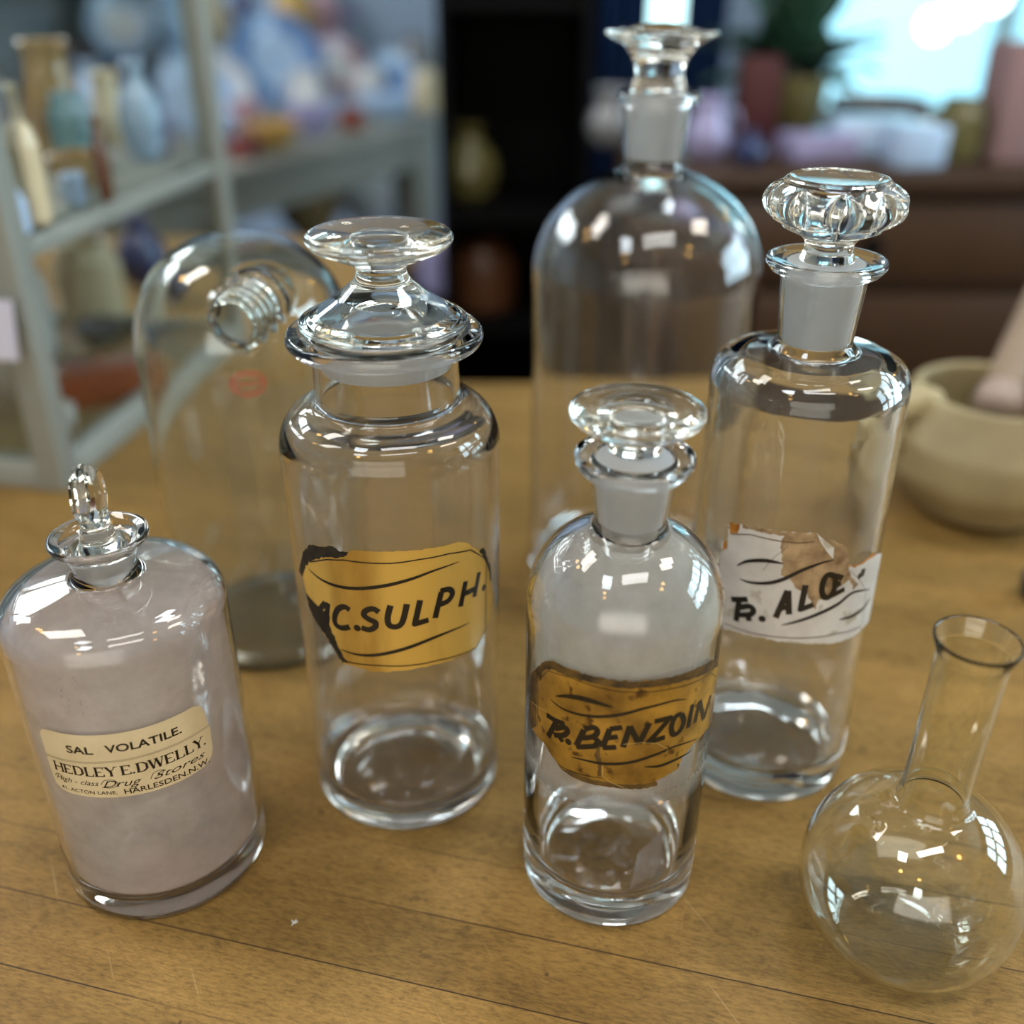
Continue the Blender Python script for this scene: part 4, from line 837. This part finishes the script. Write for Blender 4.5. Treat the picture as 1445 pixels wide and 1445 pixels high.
lathe('handle', fillet([(0, .2472), (.012, .2440, .004), (.0240, .2390, .002), (.0330, .2380, .001), (.0347, .2388, .0012), (.0345, .2408, .0015), (.0315, .2418, .002), (.0300, .2432, .001), (.0285, .2440, .002), (.0190, .2500, .008),
    (.0118, .2562, .006), (.0101, .2598, .003), (.0104, .2628, .003), (.0165, .2652, .006), (.0275, .2700, .004), (.0298, .2732, .0018), (.0280, .2756, .002), (.0200, .2764, .004), (0, .2770)], 6), G_stop, s_)
D_ = LAB['ac']
layered('gold_label', [[rough_edge(mm(D_['outline']), .0003, .0015)], [rough_edge(mm(p), .0005, .0009, i) for i, p in enumerate(D_['black'])],
    lines(D_['thin'], .00055) + tapers(D_['taper'], .0017) + strokes(D_['glyph'], .0027)] + [lines(D_['crack'], .00018)], lambda z: .0462 + .0014 * z / .186, [M_gold, M_black_lacq, M_ink, M_crackle], ac)

# ---- 3. tall stoppered bottle --------------------------------------------------
out_ = fillet([(0, .004), (.045, .003), (.055, 0, .003), (.0660, .0004, .008), (.0672, .2050)], 8) + arc(0, .207, .0672, .0600, 4, 74, 26) + \
    fillet([(.0176, .2665), (.0168, .2715, .003), (.0188, .2990, .002), (.0230, .3005, .002), (.0240, .3035, .002), (.0228, .3068, .002), (.0172, .3068)], 6)
in_ = fillet([(.0172, .3068), (.0150, .2720), (.0152, .2640, .003)], 6) + arc(0, .204, .0648, .0580, 76, 4, 26) + fillet([(.0646, .200), (.0632, .0130, .010), (.03, .009, .01), (0, .010)], 8)
tall = bottle('stoppered_bottle', 'tallest clear glass bottle with flared stopper, standing unlabelled at the back', 'bottle', .0788, .604, out_, in_, G_clear)
film(tall, [(.0638, .012), (.0640, .200)] + arc(0, .204, .0640, .0572, 4, 70, 20), film_mat('faint_haze_tall', HAZE, [(0, .06), (.15, .05), (.25, .05)], .5, 1.0, 14))
s_ = bpy.data.objects.new('stopper', None); col.objects.link(s_); s_.parent = tall
lathe('ground_plug', fillet([(0, .2712), (.0144, .2712, .001), (.0168, .3050, .001), (0, .3050)]), M_ground, s_, segs=64)
lathe('handle', fillet([(0, .3052), (.0150, .3052, .001), (.0143, .3110, .001), (.0130, .3150, .003), (.0150, .3230, .004), (.0200, .3295, .006), (.0300, .3340, .002), (.0309, .3358, .0012), (.0290, .3374, .0015), (.0200, .3372, .004), (.0120, .3395, .006), (0, .3405)], 6), G_stop, s_)

# ---- 4. TR. ALOES bottle ----------------------------------------------------------
def moulded(t, r, z):                      # slightly faceted thick body, uneven hand finished shoulder
    if r < .012: return r, z
    k = 1 + .0045 * math.sin(6 * t + .5) + .003 * math.sin(11 * t + z * 40)
    return r * (k if z < .20 else 1 + (k - 1) * .5), z
out_ = fillet([(0, .003), (.034, .0025), (.040, 0, .002), (.0445, .0006, .004), (.0455, .012), (.0428, .1960)], 8) + \
    fillet([(.0428, .1965), (.0430, .2185, .0155), (.0190, .2220, .003), (.0160, .2262, .003), (.0180, .2545, .002), (.0225, .2560, .0015), (.0250, .2592, .002), (.0246, .2618, .0015), (.0200, .2608, .002), (.0164, .2600)], 7)
in_ = fillet([(.0164, .2600), (.0142, .2270), (.0145, .2195, .003), (.0380, .2155, .014), (.0402, .0165, .008), (.02, .0115, .01), (0, .0125)], 8)
aloe = bottle('tincture_bottle', 'clear tincture bottle with torn white TR. ALOES label and thumbprint cut stopper', 'bottle', .1303, .4248, out_, in_, G_aloe, fn=moulded)
film(aloe, fillet([(.0002, .0130), (.020, .0120, .01), (.0394, .0170, .008), (.0374, .2150, .013), (.0155, .2190)], 8), film_mat('faint_haze_aloe', HAZE, [(0, .30), (.03, .14), (.12, .14), (.2, .05)], .5, 1.0, 20))
s_ = bpy.data.objects.new('stopper', None); col.objects.link(s_); s_.parent = aloe
lathe('ground_plug', fillet([(0, .2248), (.0136, .2248, .001), (.0161, .2600, .001), (0, .2600)]), M_ground, s_, segs=64)
def thumb(t, r, z):                        # nine oval thumbprints pressed round the knob
    if z < .2735 or z > .2940 or r < .018: return r, z
    k = (t * 9 / (2 * math.pi)) % 1.0 - .5; dz = (z - .2832) / .0078; dd = (k / .37) ** 2 + dz ** 2
    if dd < 1: r -= .0030 * (1 - dd) ** .55
    return r, z
prof = fillet([(0, .2602), (.0118, .2602, .001), (.0102, .2640, .001), (.0100, .2680, .002), (.0125, .2706, .003), (.0200, .2738, .003)], 5) + \
    [(.0292 * math.cos(R(a)) ** .55 if abs(a) < 89 else 0, .2838 + .0098 * math.sin(R(a))) for a in [a_ * .5 for a_ in range(-112, 113, 5)]] + fillet([(.0208, .2930), (.0195, .2942, .001), (.0170, .2936, .002), (0, .2934)], 5)
lathe('handle', prof, G_stop, s_, segs=216, fn=thumb, angle=70)
D_ = LAB['aloe']; RA = lambda z: .0455 - .0027 * z / .196 + .0001
layered('paper_label', [[rough_edge(mm(D_['outline']), .0005, .0012, 4)], [rough_edge(mm(p), .0004, .001, 7 + i) for i, p in enumerate(D_['brown'] + D_['edge'])],
    [rough_edge(mm(p), .0004, .001, 9 + i) for i, p in enumerate(D_['orange'])], [mm(D_['flap'][0])], lines(D_['thin'], .00045) + lines(D_['crack'], .0002), tapers(D_['taper'], .0018) + strokes(D_['glyph'], .0027)],
    RA, [M_paper, M_stain, M_amber, M_paper, M_thin_brown, M_ink], aloe, dz=.00005, base=.00030)

# ---- 5. TR. BENZOIN bottle ----------------------------------------------------------
out_ = fillet([(0, .0022), (.030, .0018), (.0345, 0, .002), (.0388, .0006, .0035), (.0393, .012), (.0394, .1440)], 8) + arc(0, .1455, .0394, .0362, 3, 68, 22) + \
    fillet([(.0145, .1795), (.0140, .1830, .002), (.0163, .2010, .001), (.0165, .2025, .001), (.0208, .2032, .0015), (.0226, .2068, .002), (.0227, .2092, .001), (.0200, .2092, .001), (.0150, .2085)], 6)
in_ = fillet([(.0150, .2085), (.0124, .1830), (.0126, .1770, .003)], 6) + arc(0, .1435, .0370, .0343, 70, 3, 22) + fillet([(.0369, .140), (.0345, .0150, .010), (.015, .0088, .01), (0, .0095)], 8)
ben = bottle('tincture_bottle', 'cloudy tincture bottle with gold TR. BENZOIN label at the front centre', 'bottle', .0453, .3435, out_, in_, G_clear)
film(ben, [(.0352, .030), (.0361, .120), (.0363, .142)] + arc(0, .1430, .0363, .0337, 3, 66, 22), film_mat('white_dried_tincture', (0.94, 0.91, 0.89), [(.062, .0), (.076, .80), (.10, .85), (.14, .85), (.165, .66), (.18, .68)], .68, 1.0, 55, stain=(0.84, 0.83, 0.74), zw=.006))
bm = bmesh.new()                             # crescent of dried salts on the bottom
cp = []
n_ = 24
for k in range(n_ + 1):
    a = R(-78 + 92 * k / n_); cp.append((.0292 * math.cos(a), .0292 * math.sin(a)))
for k in range(n_, -1, -1):
    a = R(-78 + 92 * k / n_); t = k / n_; b_r = .0292 - .0135 * math.sin(math.pi * t) ** .8
    if 0 < k < n_: cp.append((b_r * math.cos(a) , b_r * math.sin(a)))
bm.faces.new([bm.verts.new((x_, y_, .0124)) for x_, y_ in cp]); bmesh.ops.triangulate(bm, faces=bm.faces[:])
from_bm('dried_salts', bm, film_mat('salt_crescent', (0.68, 0.60, 0.58), [(0, .7), (.2, .7)], .7, 1.0, 120), ben)
s_ = bpy.data.objects.new('stopper', None); col.objects.link(s_); s_.parent = ben
lathe('ground_plug', fillet([(0, .1812), (.0119, .1812, .001), (.0146, .2075, .001), (.0105, .2105, .002), (0, .2105)]), M_ground, s_, segs=64)
lathe('handle', fillet([(0, .2107), (.0102, .2107, .001), (.0094, .2135, .001), (.0096, .2170, .002), (.0150, .2200, .003), (.0230, .2225, .003), (.0250, .2252, .0015), (.0246, .2278, .0015), (.0205, .2290, .002), (.0165, .2282, .002), (.0120, .2278, .002), (0, .2276)], 6), G_stop, s_)
D_ = LAB['ben']
layered('gold_label', [[rough_edge(mm(D_['outline']), .0004, .0012, 3)], [rough_edge(mm(p), .0003, .001, 5 + i) for i, p in enumerate(D_['edge'] + D_['black'])],
    lines(D_['thin'], .0003) + tapers(D_['taper'][:1], .0024) + tapers(D_['taper'][1:], .0014) + strokes(D_['glyph'], .0024), lines(D_['crack'], .00022)],
    lambda z: .03935, [M_goldold, M_golddark, M_ink, M_crackle], ben)

# ---- 6. round flask -------------------------------------------------------------------
RF = .0443; zc = .0385
t0 = math.degrees(math.asin(-zc / RF)); t1 = math.degrees(math.acos(.0140 / RF))
out_ = [(0, .0006), (.015, .0006), (.0205, .0004)] + arc(0, zc, RF, RF, t0 + 3, t1, 40) + fillet([(.0135, zc + RF - .0010), (.0127, zc + RF + .004, .004), (.0127, .110), (.0131, .150, .004), (.0154, .1562, .0008), (.0153, .1574, .0006), (.0146, .1572, .0006), (.0120, .1500)], 5)
in_ = fillet([(.0120, .1500), (.0115, .110), (.0115, zc + RF + .003, .004), (.0126, zc + RF - .003)], 5) + arc(0, zc, RF - .0013, RF - .0013, t1 + 1, t0 + 4, 40) + [(.0195, .0022), (.015, .0020), (0, .0020)]
fl_ = bottle('boiling_flask', 'empty round bottomed glass flask with flared rim at the front corner', 'flask', .1646, .3003, out_, in_, G_flask, lean=R(.8))

# ---- 7. big domed bottle with a threaded side spout --------------------------------------
CX, CYY = -.1473, .5412
big = thing('domed_bottle', 'large domed bottle with threaded side spout and small red oval stamp, behind the jar', 'bottle', (CX, CYY, 0))
bm = bmesh.new()
pr = fillet([(0, .004), (.044, .003), (.050, 0, .002), (.0575, .0006, .005), (.0588, .178)], 8) + [(.0588 * math.cos(R(a)) ** (2 / 2.35), .178 + .0635 * math.sin(R(a)) ** (2 / 2.35)) for a in range(3, 90, 3)] + [(0, .2415)]
lathe_bm(pr, 120, bm=bm, fn=lambda t, r, z: (r * (1 + .006 * math.sin(3 * t + z * 30)), z))
S0 = Vector((-.1356 - CX, .478 - CYY, .2139)); sd = Vector((-.197, -.94, -.062)).normalized(); S1 = S0 - sd * .030
# screw neck as a lathe along sd
npf = [(0, -.014), (.0160, -.014), (.0182, -.006), (.0184, .0030), (.0160, .0042)]
z_ = .005
while z_ < .026: q0 = .0150 - (z_ - .005) * .09; npf += [(q0 - .0008, z_), (q0 - .0007, z_ + .0012), (q0 + .0020, z_ + .0022), (q0 + .0020, z_ + .0032), (q0 - .0007, z_ + .0042)]; z_ += .0054
npf += [(.0128, z_), (.0128, .0350), (0, .0350)]
b2 = lathe_bm(npf, 64); q_ = Vector((0, 0, 1)).rotation_difference(sd).to_matrix().to_4x4(); bmesh.ops.transform(b2, matrix=Matrix.Translation(S1) @ q_, verts=b2.verts)
tmp = bpy.data.meshes.new('t'); b2.to_mesh(tmp); b2.free(); bm.from_mesh(tmp)
bmesh.ops.recalc_face_normals(bm, faces=bm.faces)
me = bpy.data.meshes.new('t2'); bm.to_mesh(me); bm.free()
ob = bpy.data.objects.new('t2', me); col.objects.link(ob)
md = ob.modifiers.new('r', 'REMESH'); md.mode = 'VOXEL'; md.voxel_size = 0.00085
md = ob.modifiers.new('s', 'SMOOTH'); md.iterations = 16; md.factor = .5
bpy.context.view_layer.update()
me2 = bpy.data.meshes.new_from_object(ob.evaluated_get(bpy.context.evaluated_depsgraph_get())); bpy.data.objects.remove(ob)
bm = bmesh.new(); bm.from_mesh(me2)
lim = (S0 - S1).length
bmesh.ops.delete(bm, geom=[f for f in bm.faces if (f.calc_center_median() - S1).dot(sd) > lim and ((f.calc_center_median() - S1) - sd * (f.calc_center_median() - S1).dot(sd)).length < .022], context='FACES')
me = bpy.data.meshes.new('glass_body'); bm.to_mesh(me); bm.free()
gb = link('glass_body', me, G_wavy, big, angle=180)
md = gb.modifiers.new('wall', 'SOLIDIFY'); md.thickness = .0026; md.offset = -1
film(big, [(.0545, .008), (.0555, .176)], film_mat('faint_haze_big', HAZE, [(0, .12), (.2, .08)], .5, 1.0, 12))
# red oval stamp: ring, arched marks and a written line
M_red = plain('red_stamp_ink', srgb(185, 70, 55), .6)
sc0, zc0 = .0141, .1808; st_ = []
def ell(a, b, w_, n=40): 
    p = [(sc0 + a * math.cos(2 * math.pi * k / n), zc0 + b * math.sin(2 * math.pi * k / n)) for k in range(n + 1)]
    return ribbon(p, w_, curve=False)
st_ += ell(.0088, .0066, .0006) + ell(.0062, .0042, .0004)
for k in range(26):
    a = 2 * math.pi * k / 26
    if k % 7 == 3: continue
    p = (sc0 + .0075 * math.cos(a), zc0 + .0054 * math.sin(a)); st_ += ribbon([(p[0] - .0008 * math.cos(a), p[1] - .0008 * math.sin(a)), (p[0] + .0008 * math.cos(a), p[1] + .0008 * math.sin(a))], .0006, curve=False)
st_ += ribbon([(sc0 - .0048 + k * .0006, zc0 + .0009 * math.sin(k * 2.1)) for k in range(17)], .0005)
layered('red_stamp', [st_], lambda z: .0589, [M_red], big, base=.0004)

# ---- 8. mortar and pestle ---------------------------------------------------------------
MX, MY = .3560, .700
M_stone = tex_mat('cream_stoneware', srgb(146, 132, 98), srgb(170, 156, 118), 14, rough=.55, detail=3)
mo = thing('mortar', 'cream stoneware mortar at the right edge holding a wooden pestle', 'mortar', (MX, MY, 0))
lathe('bowl', fillet([(0, .002), (.034, 0), (.048, .004, .01), (.072, .035, .03), (.074, .062, .02), (.064, .085, .02), (.060, .096, .003), (.053, .096, .003), (.056, .080, .02), (.060, .050, .02), (.045, .022, .02), (0, .012)], 8), M_stone, mo)
bm = bmesh.new(); tube_bm(bm, [(-.050, -.006, .086), (-.062, -.008, .090), (-.076, -.010, .086), (-.082, -.011, .074), (-.070, -.009, .060)], [.012, .013, .012, .011, .010], 16)
from_bm('lug', bm, M_stone, mo, angle=80)
tip = on_z(1402, 586, .066); tp2 = on_y(1500, 360, tip.y + .13) - tip
pe = thing('pestle', 'greyish brown wooden pestle leaning in the cream mortar', 'pestle', tip)
tube('shaft', [tuple(tp2 * k) for k in (.12, .35, .7, 1.0)], [.0170, .0165, .0155, .014], plain('grey_brown_wood', srgb(140, 120, 100), .6, mottle=.12, scale=30), pe, seg=32)
hd = lathe('head', fillet([(0, -.004), (.013, -.003, .005), (.0195, .004, .006), (.0195, .018, .006), (.016, .026, .004), (0, .026)]), plain('pink_grey_stone', srgb(158, 138, 126), .5), pe, segs=32)
hd.rotation_euler = tp2.to_track_quat('Z', 'Y').to_euler()
# dark thing at the frame edge
P = on_z(1462, 842); ks = lathe('bottle_cork', fillet([(0, 0), (.010, 0, .001), (.012, .016, .001), (0, .016)]), plain('dark_cork', srgb(52, 48, 48), .7), segs=32, loc=P); tag(ks, 'dark cork lying at the right edge of the table in front of the mortar', 'cork')
# pale fleck on the wood
bm = bmesh.new(); P = on_z(415, 1304)
for a, b in (((-.0008, -.001), (.0006, .002)), ((.0001, .0), (.0014, .0012)), ((.0, .0), (-.0012, .0016))): tube_bm(bm, [(a[0], a[1], .0004), (b[0], b[1], .0004)], .00025, 6)
fk = from_bm('paper_fleck', bm, plain('white_fleck', (.8, .8, .78), .7), loc=P); tag(fk, 'tiny white fleck on the wood before the AC.SULPH. jar', 'fleck')
